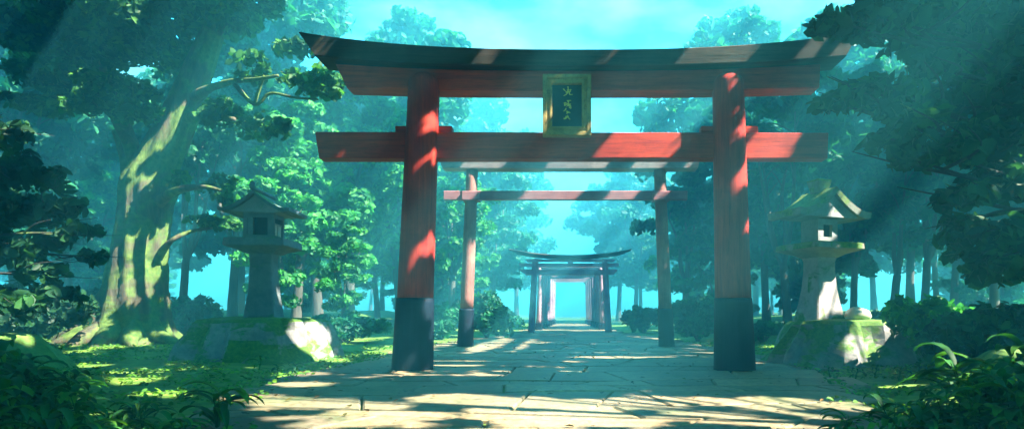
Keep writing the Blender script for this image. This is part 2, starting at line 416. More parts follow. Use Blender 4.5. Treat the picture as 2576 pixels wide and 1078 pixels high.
pbox(-.40, .40, .10, .14, .1, H - .1, 'panel', TEAL, .004)
def stroke(mb, pts, w0, w1):
    pts = [Vector((p[0], .088, p[1])) for p in pts]; n_ = len(pts); v = []; f = []
    for i, p in enumerate(pts):
        t = (pts[min(i + 1, n_ - 1)] - pts[max(i - 1, 0)]).normalized(); s_ = Vector((-t.z, 0, t.x))
        ww = lerp(w0, w1, i / max(n_ - 1, 1))
        for dy in (0, .014): v += [mt @ (p + s_ * ww + Vector((0, dy, 0))), mt @ (p - s_ * ww + Vector((0, dy, 0)))]
    for i in range(n_ - 1):
        a = i * 4; b_ = a + 4
        f += [(a, a + 1, b_ + 1, b_), (a + 2, b_ + 2, b_ + 3, a + 3), (a, b_, b_ + 2, a + 2), (a + 1, a + 3, b_ + 3, b_ + 1)]
    f += [(0, 2, 3, 1), (len(v) - 4, len(v) - 3, len(v) - 1, len(v) - 2)]
    mb.add(v, f)
# strokes copied from the brushwork; units: 1078 px tall crop, panel px (300..665, 230..850)
def S(x, y): return ((x - 492) / 1078 * 260 / 2576 * 2576 / 3440 * 2576 * py / F * 1.0, 0)
k_ = .749 * 260 / 1078 * py / F          # metres per crop px
def Q(*pts): return [((x - 490) * k_, (900 - y) * k_ + .155) for x, y in pts]
ch = [
 [Q((503, 290), (508, 330), (506, 372)), Q((438, 322), (455, 342), (470, 355)), Q((545, 330), (535, 358), (528, 372)), Q((470, 372), (505, 366), (545, 360)), Q((500, 375), (482, 402), (442, 424)), Q((522, 372), (524, 398), (540, 408), (570, 404)), Q((490, 345), (515, 340), (528, 338))],
 [Q((490, 498), (520, 490), (548, 492)), Q((445, 530), (470, 524), (488, 528)), Q((468, 515), (462, 545), (448, 560)), Q((480, 540), (510, 545), (545, 538)), Q((512, 500), (505, 560), (482, 578)), Q((455, 565), (480, 548), (498, 530)), Q((525, 545), (540, 572), (550, 600)), Q((500, 560), (530, 562), (550, 572)), Q((520, 580), (535, 600), (548, 604))],
 [Q((478, 600), (468, 622), (442, 645)), Q((480, 645), (505, 655), (538, 668)), Q((488, 672), (505, 664), (525, 652)), Q((498, 640), (492, 668), (482, 680))],
 [Q((500, 700), (496, 715), (512, 722)), Q((442, 745), (470, 752), (495, 730)), Q((500, 722), (515, 742), (535, 762)), Q((460, 742), (490, 728), (515, 718)), Q((480, 712), (470, 735), (455, 758))]]
for grp in ch:
    mb = MB()
    for q in grp: stroke(mb, q, .012, .005)
    mb.build('character', GILT, pq)

# second gate, weathered
Y2 = 22.6
g2 = empty('torii_gate', (0, 0, 0), 'slender weathered pale torii gate standing just behind the great red gate', 'gate')
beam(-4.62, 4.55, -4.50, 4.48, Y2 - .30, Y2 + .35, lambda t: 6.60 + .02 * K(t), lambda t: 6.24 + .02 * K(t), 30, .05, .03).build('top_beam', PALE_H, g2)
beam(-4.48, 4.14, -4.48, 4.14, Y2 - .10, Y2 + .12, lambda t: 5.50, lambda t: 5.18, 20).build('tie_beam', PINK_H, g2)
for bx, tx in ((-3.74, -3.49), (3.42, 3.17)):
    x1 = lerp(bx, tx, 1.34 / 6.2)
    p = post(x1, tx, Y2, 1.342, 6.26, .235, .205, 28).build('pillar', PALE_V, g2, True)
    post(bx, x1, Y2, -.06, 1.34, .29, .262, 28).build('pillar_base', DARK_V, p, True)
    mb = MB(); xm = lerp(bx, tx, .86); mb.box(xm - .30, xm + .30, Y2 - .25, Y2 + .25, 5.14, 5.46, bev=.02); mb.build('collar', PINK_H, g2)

# third gate, upswept
Y3 = 38.4
HAZED = paint('grey_red_far_wood', (.70, .42, .52), (.55, .32, .44), worn=(.3, .22, .22))  # paled lavender wood colour stands in for haze over the third gate
TUNNEL = paint('sun_bleached_far_wood', (.50, .34, .40), (.40, .26, .34), worn=(.5, .42, .42))  # wood colour lightened in place of sunlight missing on the tunnel gates
g3 = empty('torii_gate', (0, 0, 0), 'small distant torii gate with sweeping curved roof beam in front of the gate tunnel', 'gate')
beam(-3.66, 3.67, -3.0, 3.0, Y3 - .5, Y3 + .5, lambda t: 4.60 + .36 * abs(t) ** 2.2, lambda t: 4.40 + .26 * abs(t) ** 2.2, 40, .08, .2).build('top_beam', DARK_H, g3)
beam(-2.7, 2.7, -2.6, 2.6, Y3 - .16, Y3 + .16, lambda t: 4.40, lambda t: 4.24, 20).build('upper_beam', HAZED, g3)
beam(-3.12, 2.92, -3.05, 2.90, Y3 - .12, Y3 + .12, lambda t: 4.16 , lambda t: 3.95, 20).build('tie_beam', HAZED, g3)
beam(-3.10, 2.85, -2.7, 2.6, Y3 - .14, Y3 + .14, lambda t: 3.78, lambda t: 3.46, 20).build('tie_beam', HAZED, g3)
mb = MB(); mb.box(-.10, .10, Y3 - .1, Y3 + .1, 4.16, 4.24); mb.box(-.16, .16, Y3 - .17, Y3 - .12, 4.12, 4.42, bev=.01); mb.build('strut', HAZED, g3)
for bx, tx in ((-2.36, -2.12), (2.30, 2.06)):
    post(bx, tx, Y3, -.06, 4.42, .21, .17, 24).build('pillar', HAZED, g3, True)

# tunnel gates
names = ['second', 'third', 'fourth', 'fifth', 'sixth', 'seventh', 'eighth']
for i in range(7):
    d = 44.0 + i * 3.7; hw = lerp(2.2, 1.78, i / 6); hh = lerp(4.3, 4.75, i / 6)
    g = empty('torii_gate', (0, d, 0), 'plain hazy gate of the far tunnel, %s in line counting the curved one as first' % names[i], 'gate', 'plain gates forming the far tunnel')
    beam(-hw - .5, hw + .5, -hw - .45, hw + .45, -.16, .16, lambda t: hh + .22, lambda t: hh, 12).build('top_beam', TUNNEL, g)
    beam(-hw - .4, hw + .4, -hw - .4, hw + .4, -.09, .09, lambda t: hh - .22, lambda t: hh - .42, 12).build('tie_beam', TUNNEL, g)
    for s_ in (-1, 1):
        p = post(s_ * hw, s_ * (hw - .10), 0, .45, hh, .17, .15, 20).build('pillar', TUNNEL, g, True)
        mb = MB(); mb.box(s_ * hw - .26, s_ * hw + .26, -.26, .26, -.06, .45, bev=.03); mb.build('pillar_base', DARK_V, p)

# ------------------------------------------------------------------ rocks
def rock(name, cx, cy, rxb, ryb, rxt, ryt, h, seed, label, offx=0, mat=ROCK, cat='rock', flat=.06):
    rr = random.Random(seed); N = 40; rings = 16; v = []
    lob = [(rr.randint(2, 4), rr.random() * 6.3, .07), (rr.randint(5, 7), rr.random() * 6.3, .06), (rr.randint(9, 13), rr.random() * 6.3, .035)]
    z0 = -.25
    for i in range(rings):
        t = i / (rings - 1)
        if t < .78: s_ = t / .78; zz = lerp(z0, h * .93, s_ ** .92); k = s_ ** 1.0; kx, ky = lerp(rxb, rxt, k), lerp(ryb, ryt, k)
        else: s_ = (t - .78) / .22; zz = h * .93 + h * .07 * math.sin(s_ * 1.57); kx, ky = rxt * (1 - s_) ** .6 + .001, ryt * (1 - s_) ** .6 + .001
        for k2 in range(N):
            a = 2 * math.pi * k2 / N
            q = 1 + sum(am * math.sin(f_ * a + ph + t * 1.6) for f_, ph, am in lob)
            aa = a + math.radians(58); q *= 1.12 / (abs(math.cos(aa)) ** 1.45 + abs(math.sin(aa)) ** 1.45) ** (1 / 1.45)
            # faceting: quantised crags
            q *= 1 + .07 * (vnoise(np.array([a * 2.3 + seed]), np.array([t * 3.0]), seed)[0] - .5) * 2
            q *= 1 + .10 * (vnoise(np.array([math.cos(a) * 4 + 9]), np.array([math.sin(a) * 4 + t * 4]), seed + 1)[0] - .5)
            q *= 1 + (.16 * (1 - t) + .03) * (abs((a * (seed % 4 + 9) / 6.283 + .4 * math.sin(a * 3 + seed)) % 1 - .5) - .25) * 1.5
            top = flat * (vnoise(np.array([math.cos(a) * kx * 1.4 + 5]), np.array([math.sin(a) * ky * 1.4]), seed + 3)[0] - .5) * (1 if t > .5 else 0)
            v.append((offx * t + kx * q * math.cos(a), ky * q * math.sin(a), zz + top))
    f = [(i * N + k, i * N + (k + 1) % N, (i + 1) * N + (k + 1) % N, (i + 1) * N + k) for i in range(rings - 1) for k in range(N)]
    f.append(tuple(reversed(range(N)))); f.append(tuple((rings - 1) * N + k for k in range(N)))
    mb = MB(); mb.add(v, f)
    o = mb.build(name, mat, smooth=False); o.location = (cx, cy, 0)
    md = o.modifiers.new('decimate', 'DECIMATE'); md.ratio = .7
    tag(o, label, cat); return o
YL = 16.3
rock('boulder', -7.98, YL, 1.98, 1.6, 1.38, 1.12, 1.09, 11, 'broad mossy boulder with grey right flank under the left stone lantern')
rock('boulder', 6.62, 15.4, 1.90, 1.45, 1.25, 1.0, 1.05, 27, 'broad mossy boulder with pale right flank under the right stone lantern')
rock('moss_mound', -12.3, 13.2, 2.0, 1.2, 1.1, .7, .80, 31, 'low rounded mossy boulder at the left edge beyond the plants', mat=MOUND, cat='mossy boulder')
rock('moss_mound', 7.5, 9.9, 1.6, 1.0, .9, .5, .62, 37, 'low mossy mound at the right edge behind the foreground plants', mat=MOUND, cat='mossy boulder')
mb = MB(); pts = []
N = 20
for i in range(13):
    a = -math.pi / 2 + math.pi * i / 12
    for k in range(N):
        t = 2 * math.pi * k / N; q = 1 + .05 * math.sin(3 * t + i)
        q *= 1 + .30 * (vnoise(np.array([math.cos(t) * 2 + 5]), np.array([math.sin(t) * 2 + a * 1.5 + 5]), 4)[0] - .5)
        pts.append((.30 * math.cos(a) * math.cos(t) * q, .22 * math.cos(a) * math.sin(t) * q, .14 + .17 * math.sin(a) * q))
mb.add(pts, [(i * N + k, i * N + (k + 1) % N, (i + 1) * N + (k + 1) % N, (i + 1) * N + k) for i in range(12) for k in range(N)])
o = mb.build('round_stone', PALESTONE, smooth=True); o.location = (6.75, 14.95, 1.0); tag(o, 'pale lumpy stone sitting at the foot of the right lantern', 'stone')

# ------------------------------------------------------------------ stone lanterns
def sqring(r, z, ch=.0, rot=0):
    if ch: return [(r, -r + ch, z), (r, r - ch, z), (r - ch, r, z), (-r + ch, r, z), (-r, r - ch, z), (-r, -r + ch, z), (-r + ch, -r, z), (r - ch, -r, z)]
    return [(r, -r, z), (r, r, z), (-r, r, z), (-r, -r, z)]
def loft(rings):
    n_ = len(rings[0]); v = [p for r in rings for p in r]
    f = [(i * n_ + k, i * n_ + (k + 1) % n_, (i + 1) * n_ + (k + 1) % n_, (i + 1) * n_ + k) for i in range(len(rings) - 1) for k in range(n_)]
    f.append(tuple(reversed(range(n_)))); f.append(tuple((len(rings) - 1) * n_ + k for k in range(n_)))
    mb = MB(); mb.add(v, f); return mb
def gable_roof(mat, parent, hw, dep, z_eave, z_ridge, th, over=0.0):
    """two concave slopes over a ridge along local y"""
    mb = MB(); N = 14; v = []
    prof = []
    for i in range(N + 1):
        t = -1 + 2 * i / N; a = abs(t)
        z = z_eave + (z_ridge - z_eave) * ((1 - a) ** 1.75 * .92 + .08 * (1 - a)) + .05 * max(0, a - .8) / .2
        prof.append((t * hw, z))
    for y_ in (-dep, dep):
        for x_, z in prof: v.append((x_, y_, z + th))
        for x_, z in prof: v.append((x_ * .985, y_ * .97, z))
    n_ = N + 1; f = []
    for i in range(N):
        f.append((i, i + 1, 2 * n_ + i + 1, 2 * n_ + i)); f.append((n_ + i, 3 * n_ + i, 3 * n_ + i + 1, n_ + i + 1))
        f.append((i, n_ + i, n_ + i + 1, i + 1)); f.append((2 * n_ + i, 2 * n_ + i + 1, 3 * n_ + i + 1, 3 * n_ + i))
    f.append((0, 2 * n_, 3 * n_, n_)); f.append((N, n_ + N, 3 * n_ + N, 2 * n_ + N))
    mb.add(v, f); ro = mb.build('roof', mat, parent)
    # gable wall filling
    g_ = MB(); v = []; q = dep * .80; m_ = []
    for x_, z in prof:
        if abs(x_) <= hw * .72: m_.append((x_, z - .004))
    base = z_eave + .0
    for y_ in (-q, q): v += [(x_, y_, z) for x_, z in m_]
    k = len(m_); zb = m_[0][1] - .02
    v += [(m_[0][0], -q, zb), (m_[-1][0], -q, zb), (m_[0][0], q, zb), (m_[-1][0], q, zb)]
    f = [tuple(range(k)) + (2 * k + 1, 2 * k), tuple(range(k, 2 * k)) + (2 * k + 3, 2 * k + 2), (2 * k, 2 * k + 1, 2 * k + 3, 2 * k + 2)]
    g_.add(v, f); g_.build('gable', LSTONE, ro)
    return ro
# left lantern
zt0 = .98
L1 = empty('stone_lantern', (-7.85, YL, zt0 + .04), 'stone lantern with dark tiled gable roof and paper screen on the left mossy boulder', 'lantern', rz=math.radians(5))
prof = [(.36, 0), (.33, .25), (.285, .6), (.255, 1.0), (.245, 1.35), (.26, 1.56)]
loft([sqring(r, z, .03) for r, z in prof]).build('shaft', LSTONE_DARK, L1)
loft([sqring(.33, 1.56, .02), sqring(.42, 1.62, .02), sqring(.66, 1.70, .03), sqring(.68, 1.73, .03), sqring(.66, 1.885, .03), sqring(.58, 1.90, .03)]).build('platform', LSTONE_DARK, L1)
fb = MB(); c0 = .295
for sx in (-1, 1):
    for sy in (-1, 1): fb.box(sx * c0 - .05, sx * c0 + .05, sy * c0 - .05, sy * c0 + .05, 1.95, 2.42, bev=.006)
for s_ in (-1, 1):
    fb.box(-.337, .337, s_ * c0 - .055, s_ * c0 + .055, 1.902, 1.985, bev=.006); fb.box(s_ * c0 - .055, s_ * c0 + .055, -.337, .337, 1.905, 1.982, bev=.006)
    fb.box(-.337, .337, s_ * c0 - .055, s_ * c0 + .055, 2.40, 2.50, bev=.006); fb.box(s_ * c0 - .055, s_ * c0 + .055, -.337, .337, 2.403, 2.497, bev=.006)
fb.box(-.245, .245, c0 - .03, c0 + .03, 1.985, 2.40); fb.box(-c0 - .03, -c0 + .03, -.245, .245, 1.985, 2.40)
fb.box(-.248, -.13, -c0 - .03, -c0 + .03, 1.985, 2.40); fb.box(.20, .248, -c0 - .03, -c0 + .03, 1.985, 2.40)
chm = fb.build('light_chamber', LSTONE_DARK, L1)
mb = MB(); mb.box(-.13, .20, -c0 + .06, -c0 + .10, 1.985, 2.40); mb.build('dark_opening', RECESS_SHADE, chm)
mb = MB(); mb.box(c0 - .012, c0 + .012, -.245, .245, 1.985, 2.24); sp = mb.build('paper_screen', PAPER, chm)
mb = MB(); mb.box(c0 - .02, c0 + .03, -.245, .245, 2.24, 2.275); mb.box(c0 - .02, c0 + .03, -.015, .015, 1.985, 2.24); mb.build('lattice', LSTONE_PALE, sp)
mb = MB(); mb.box(c0 - .035, c0 - .02, -.245, .245, 2.275, 2.40); mb.build('dark_opening', RECESS_SHADE, chm)
rf = gable_roof(ROOFST, L1, .80, .66, 2.46, 2.90, .08)
mb = MB(); mb.box(-.06, .06, -.68, .68, 2.97, 3.05, bev=.02)
mb.tube(*smooth_path([(0, -.66, 3.02), (0, -.69, 3.08), (0, -.66, 3.14), (0, -.58, 3.13)], [.055, .06, .05, .025]), n=10); mb.build('ridge_cap', ROOFST, rf)
L1.scale = (1.07, 1.07, 1.07)
# right lantern
L2 = empty('stone_lantern', (5.98, 15.3, .98), 'granite lantern with sweeping moss covered roof on the right mossy boulder', 'lantern', rz=math.radians(21))
prof = [(.44, 0), (.41, .12), (.35, .42), (.295, .80), (.27, 1.15), (.265, 1.42), (.29, 1.52)]
loft([sqring(r, z, .03) for r, z in prof]).build('shaft', LSTONE_PALE, L2)
loft([sqring(.30, 1.52, .02), sqring(.42, 1.60, .02), sqring(.70, 1.69, .04), sqring(.73, 1.71, .05), sqring(.72, 1.83, .05), sqring(.63, 1.86, .05)]).build('platform', stone('mossy_lantern_granite', (.20, .21, .18), (.36, .36, .30), .55, up=.5, mossB=(.20, .34, .05)), L2)
c1 = .29; fb = MB()
for (a0, a1, z0, z1) in ((-c1, -.13, 1.862, 2.42), (.13, c1, 1.862, 2.42), (-.13, .13, 1.862, 2.0), (-.13, .13, 2.30, 2.42)):
    fb.box(a0, a1, -c1, -c1 + .09, z0, z1); fb.box(a0, a1, c1 - .09, c1, z0, z1)
fb.box(-c1, -c1 + .09, -c1 + .09, c1 - .09, 1.862, 2.42); fb.box(c1 - .09, c1, -c1 + .09, c1 - .09, 1.862, 2.42)
chm = fb.build('light_chamber', LSTONE, L2)
mb = MB(); mb.box(-.15, .15, -c1 + .12, -c1 + .15, 1.95, 2.35); mb.build('dark_opening', RECESS_SHADE, chm)
rf = gable_roof(ROOFMOSS, L2, 1.06, .58, 2.40, 2.98, .16)
loft([sqring(.15, 3.08, .02), sqring(.17, 3.20, .02), sqring(.21, 3.34, .03), sqring(.21, 3.38, .03), sqring(.17, 3.40, .03)]).build('ridge_cap', ROOFMOSS, rf)

# ------------------------------------------------------------------ foliage
SU = Vector((SUN.z, 0, -SUN.x)).normalized(); SU = np.array((SU - SUN * SU.dot(SUN)).normalized())   # across the beams, in the picture plane
SV = np.array(SUN.cross(Vector(SU)).normalized()); SN = np.array(SUN)
HOLES = []      # (u, v, half-u, half-v): openings cut in the leaves to aim sunlight, as seen from the sun
def hole(p, hu, hv, own=False): p = np.array(p); HOLES.append((p @ SU, p @ SV, hu, hv, own))
CLOSED = []
def closed(p, hu, hv): p = np.array(p); CLOSED.append((p @ SU, p @ SV, hu, hv))
def keep_mask(p, openness):
    """True where a leaf may be: canopy gaps are long slits seen from the sun, plus the openings listed in HOLES"""
    u = p @ SU; v = p @ SV
    n1 = vnoise(u * .80 + 40, v * .075 + 40, 5) * .72 + vnoise(u * 2.4 + 40, v * .30 + 40, 6) * .28
    k = n1 < (1 - openness) if openness >= 0 else np.ones(len(u), bool)
    for hu_, hv_, a, b_ in CLOSED: k |= ((np.abs(u - hu_) / a) ** 2 + (np.abs(v - hv_) / b_) ** 2 < 1)
    fr = (vnoise(u * 3.1 + 70, v * 2.0 + 70, 7) - .5) * 1.1
    for hu_, hv_, a, b_, own in HOLES:
        if openness < 0 and not own: continue
        k &= ~((np.abs(u - hu_) / a) ** 2 + (np.abs(v - hv_) / b_) ** 2 + fr < 1)
    return k
LEAF = np.array([(0, 0, 0), (.22, .20, .05), (.62, .25, .07), (1, 0, -.04), (.62, -.25, .07), (.22, -.20, .05)])
LEAF_F = [(0, 1, 2, 3), (0, 3, 4, 5)]
def leaves_mesh(name, pos, nrm, size, mat, parent=None, rg=rng, jag=.5):
    n_ = len(pos)
    nrm = nrm / (np.linalg.norm(nrm, axis=1, keepdims=True) + 1e-9)
    d = rg.normal(size=(n_, 3)); d -= nrm * (d * nrm).sum(1, keepdims=True); d /= np.linalg.norm(d, axis=1, keepdims=True) + 1e-9
    e = np.cross(nrm, d); s_ = (size * rg.uniform(1 - jag, 1 + jag, n_))[:, None, None]
    L_ = LEAF[None] - np.array([.5, 0, 0])
    v = pos[:, None, :] + s_ * (L_[..., 0:1] * d[:, None] + L_[..., 1:2] * e[:, None] * rg.uniform(.8, 1.25, n_)[:, None, None] + L_[..., 2:3] * nrm[:, None])
    me = bpy.data.meshes.new(name); nv = n_ * 6
    me.vertices.add(nv); me.vertices.foreach_set('co', v.reshape(-1).astype(np.float32))
    me.loops.add(n_ * 8); me.polygons.add(n_ * 2)
    li = (np.arange(n_)[:, None] * 6 + np.array([0, 1, 2, 3, 0, 3, 4, 5])[None]).reshape(-1)
    me.loops.foreach_set('vertex_index', li.astype(np.int32))
    me.polygons.foreach_set('loop_start', (np.arange(n_ * 2) * 4).astype(np.int32))
    me.update(calc_edges=True); me.materials.append(mat)
    o = bpy.data.objects.new(name, me); C.objects.link(o)
    if parent is not None: o.parent = parent
    return o
def pad_leaves(c, r, leaf, dens=1.0, rg=rng, sub=9, shell=.55):
    """a foliage pad: lobes of leaves round a flattened ellipsoid"""
    c = np.array(c); r = np.array(r); ps = []; ns = []
    for k in range(sub):
        if k == 0: cc = c.copy(); rr = r * .62
        else:
            a = 2 * math.pi * (k + rg.uniform(-.35, .35)) / (sub - 1); q = rg.uniform(.55, .85)
            cc = c + r * np.array([math.cos(a) * q, math.sin(a) * q, rg.uniform(-.35, .45)]); rr = r * rg.uniform(.26, .46)
            rr[2] = max(rr[2], r[2] * .62)
        area = 4 * ((rr[0] * rr[1]) + (rr[0] * rr[2]) + (rr[1] * rr[2]))
        m_ = int(max(8, area / (leaf * leaf * .32) * 1.15 * dens))
        d = rg.normal(size=(m_, 3)); d /= np.linalg.norm(d, axis=1, keepdims=True)
        d[:, 2] = np.where((d[:, 2] < -.25) & (rg.random(m_) < .6), -d[:, 2], d[:, 2])
        rad = shell + (1.08 - shell) * rg.random(m_) ** .6
        ps.append(cc + d * rr * rad[:, None]); nn = d / rr * rr.min() + np.array([0, -.15, .25]) + rg.normal(size=(m_, 3)) * .75; ns.append(nn)
    return np.concatenate(ps), np.concatenate(ns)
def crown(name, pads, leaf, mat, parent, dens=1.0, rg=rng, openness=None, sub=9, world=None):
    A = [pad_leaves(c, r, leaf, dens, rg, sub) for c, r in pads]
    p = np.concatenate([a[0] for a in A]); n_ = np.concatenate([a[1] for a in A])
    if world is not None:
        k = keep_mask(p + world, -1); p = p[k]; n_ = n_[k]
    return leaves_mesh(name, p, n_, leaf, mat, parent, rg)
def limb(mb, pts, rad, n=9, seed=0, k=5, amp=.0):
    p, r = smooth_path(pts, rad, k); mb.tube(p, r, n, .05 if n > 20 else .07, seed, 11 if n > 20 else 5, amp)

closed((-3.0, 13.4, 5.2), 2.6, 1.6); closed((1, 13.4, 6.1), 1.2, 1.0)
closed((-3.2, 13.2, 3.4), 1.0, 1.6); closed((3.5, 13.2, 4.4), 1.6, 1.4); closed((-12, 14, 5), 4, 5); closed((9, 9, 4), 3, 3)
# sun openings (x, y, z of something lit, half widths)
hole((1.55, 13.3, 4.7), .80, .5); hole((4.35, 13.3, 4.7), .5, .35)
hole((-2.75, 13.2, 5.3), .22, .4); hole((-2.8, 13.2, 2.7), .28, .5); hole((-2.9, 13.2, 1.3), .25, .3)
hole((3.65, 13.2, 5.1), .22, .4); hole((3.7, 13.2, 4.0), .28, .4); hole((3.72, 13.2, 3.0), .16, .3)
for x, y in ((-3.3, 8.3), (-1.2, 8.7), (.9, 8.5), (2.8, 8.4), (-2.3, 7.2), (.0, 7.1), (2.2, 7.2)): hole((x, y, 0), .95, .70)
for x, y in ((-4.6, 10.6), (-6.0, 9.6), (-7.6, 11.2), (-5.2, 12.4), (3.8, 10.4), (5.4, 10.8)): hole((x, y, 0), .5, .45)
hole((1.6, 17.0, 0), 1.1, .45); hole((-2.4, 15.6, 0), .9, .3); hole((.6, 13.0, 0), 1.0, .28); hole((-2, 12.2, 0), .7, .22)
hole((-14.2, 20.5, 2.8), .9, 1.4, True); hole((-12.9, 20.8, 7.6), .35, .8, True)
hole((-9.7, 19.5, 9.3), 1.0, 1.3); hole((-10.8, 20, 7.4), .8, 1.2); hole((-12, 20, 5.3), .7, 1.0); hole((-15.5, 20, 9.5), .9, 1.0)
hole((-6.2, 16.0, .6), .8, .8); hole((-7.1, 16.3, 4.0), .35, .5); hole((7.3, 14.6, .8), .9, 1.3, True); hole((6.5, 15.0, 1.9), .45, .6, True); hole((6.7, 15.2, 4.1), .55, .8, True)
hole((-7.2, 16.5, 2.0), .22, .3)
for (x, y, z) in ((-11.3, 25, 3.2), (-13, 26, 5.6), (-9.5, 24, 6), (-11, 26, 9), (-8, 26, 4), (-7, 28, 7.5), (-18, 30, 7), (-22, 30, 9), (11, 30, 7), (15, 29, 9)): hole((x, y, z), 1.3, 3.2)
for x, z, a, d, b_ in ((-4.2, 8, .30, 22, 5.5), (-1.2, 8.5, .6, 23, 6.5), (1.6, 8, 1.0, 23, 7), (4.3, 8, .45, 22, 6), (6.0, 8.5, .2, 22, 5), (-9.0, 8, .75, 17.5, 6), (-6.9, 8, .35, 18, 6), (11.5, 5, .35, 20, 4), (.2, 6.9, .5, 14.0, 1.0), (-3.9, .6, .3, 6.2, .3), (-5.2, .8, .3, 7.6, .3), (3.6, .4, .3, 6.6, .3), (4.7, .8, .35, 7.5, .3)): hole((x, d, z), a, b_)
hole((-12.0, 13.0, .7), .8, .7); hole((8.2, 12.7, 1.5), .8, .9, True); hole((7.2, 9.6, .5), .5, .5)
for x, y in ((-9, 10), (-8.5, 12.3), (-4.3, 9), (-11, 14.5), (5.5, 8.7)): hole((x, y, 0), .5, .4)

# --- the great old tree at the left
DB = 21.5
def PB(dx, dy, dd=0): return P(dx, dy, DB + dd)
big = empty('old_tree', (PB(325, 860).x, DB, 0), 'huge mossy old tree with forked leaning trunk and spreading roots left of the lantern', 'tree')
org = np.array(big.location)
mb = MB()
def lb(pts, n=12, seed=1, amp=.04):
    q = [PB(a, b_, (d[0] if d else 0)) - Vector(org) for a, b_, r, *d in pts]; limb(mb, q, [r / F * DB for _, _, r, *_ in pts], n, seed, 6, amp)
px = []
lb([(322, 905, 150), (325, 868, 128), (328, 835, 98), (334, 790, 80), (342, 730, 68), (350, 660, 60), (358, 590, 56), (366, 520, 56), (376, 465, 60), (402, 400, 46), (440, 320, 42), (478, 230, 36), (520, 120, 28), (560, 10, 20), (600, -130, 10)], 44, 2, .085)
lb([(372, 480, 34), (352, 415, 26), (318, 345, 15), (290, 295, 12), (268, 245, 10, .5), (255, 140, 8, 1), (240, 0, 5, 1)])
lb([(362, 450, 24), (342, 390, 17), (322, 330, 13), (305, 270, 10, -.6), (300, 190, 6, -1)], seed=3)
lb([(322, 560, 20), (318, 470, 13, .4), (312, 400, 10, .6), (290, 330, 8, .8)], seed=4)
lb([(395, 650, 12), (430, 606, 6, -.5), (480, 582, 4.5, -.2), (540, 572, 3, .2), (590, 562, 2, .4)], 8, 5)
lb([(480, 250, 18), (530, 222, 9, -.8), (585, 205, 7, -1.4), (640, 200, 5, -2), (700, 190, 3, -2.3)], 8, 6)
lb([(585, 205, 6, -1.4), (640, 262, 4, -2), (680, 235, 3, -2.1), (740, 245, 3, -2.3), (800, 250, 2, -2.5)], 7, 7)
lb([(640, 262, 4, -2), (652, 225, 4, -2), (665, 190, 3, -2.1)], 7, 17)
lb([(455, 300, 16), (520, 290, 9, -.8), (590, 300, 5, -1.4)], 7, 8)
lb([(385, 520, 18), (440, 480, 10, -1), (510, 470, 6, -1.4), (560, 480, 3, -1.6)], 7, 9)
lb([(290, 300, 8, .2), (230, 250, 6, .5), (160, 215, 4, .6), (90, 210, 3, .8)], 7, 10)
for i, (dx, dy, yy) in enumerate(((150, 872, -.6), (215, 884, -1.6), (290, 892, -2.2), (360, 890, -2.3), (430, 880, -1.8), (490, 862, -.8), (250, 850, 1.2), (420, 850, 1.4))):
    a = PB(326 + (dx - 326) * .25, 800) - Vector(org); e_ = PB(dx, 870) - Vector(org)
    d_ = Vector((e_.x, yy, 0)); gzz = gz1(org[0] + d_.x, org[1] + d_.y)
    limb(mb, [Vector((a.x * .8, yy * .15, 1.25)), Vector((a.x + (e_.x - a.x) * .25, yy * .40, .62)), Vector((e_.x * .66, yy * .72, .22 + gzz)), Vector((e_.x, yy, -.12 + gzz))], [.46, .38, .24, .07], 10, 20 + i, 6, .05)
mb.build('trunk', BARK_BIG, big, True)
pads = []
for dx, dy, rx, ry, dd in ((700, 165, 95, 34, -2), (775, 215, 70, 24, -2.3), (820, 232, 36, 14, -2.4), (640, 190, 45, 20, -2), (740, 120, 50, 22, -1), (610, 300, 95, 34, -1.2), (660, 322, 55, 20, -1.3), (550, 280, 45, 24, -.8),
    (505, 465, 75, 32, -.6), (545, 500, 45, 22, -.4), (430, 500, 40, 16, -1.2), (530, 560, 60, 22, .3), (580, 570, 30, 14, .5),
    (450, 50, 125, 50, 1.5), (560, 50, 100, 56, 0), (330, 90, 120, 60, 0), (400, 150, 80, 36, 2.5), (230, 150, 100, 50, 1), (140, 190, 110, 50, .5), (110, 265, 80, 26, .5), (300, 235, 90, 34, -1), (235, 265, 70, 30, -.5), (350, 285, 60, 22, -1.2),
    (60, 80, 130, 80, 1), (200, 20, 150, 70, 0), (640, 20, 90, 46, 1), (470, 130, 60, 30, 2.4), (330, -60, 200, 70, 0), (560, -80, 160, 70, 0), (90, -60, 180, 90, 1), (300, 40, 120, 70, 2), (150, 90, 120, 70, 3)):
    c_ = PB(dx, dy, dd) - Vector(org); k = DB / F
    pads.append((c_, (rx * k, rx * k * .8, ry * k * 1.05)))
crown('crown', pads, .27, LEAF_BIG, big, 1.15, world=org)

BARK_DARK = barkmat('dark_bark', (.018, .02, .02), (.045, .045, .04), .2)
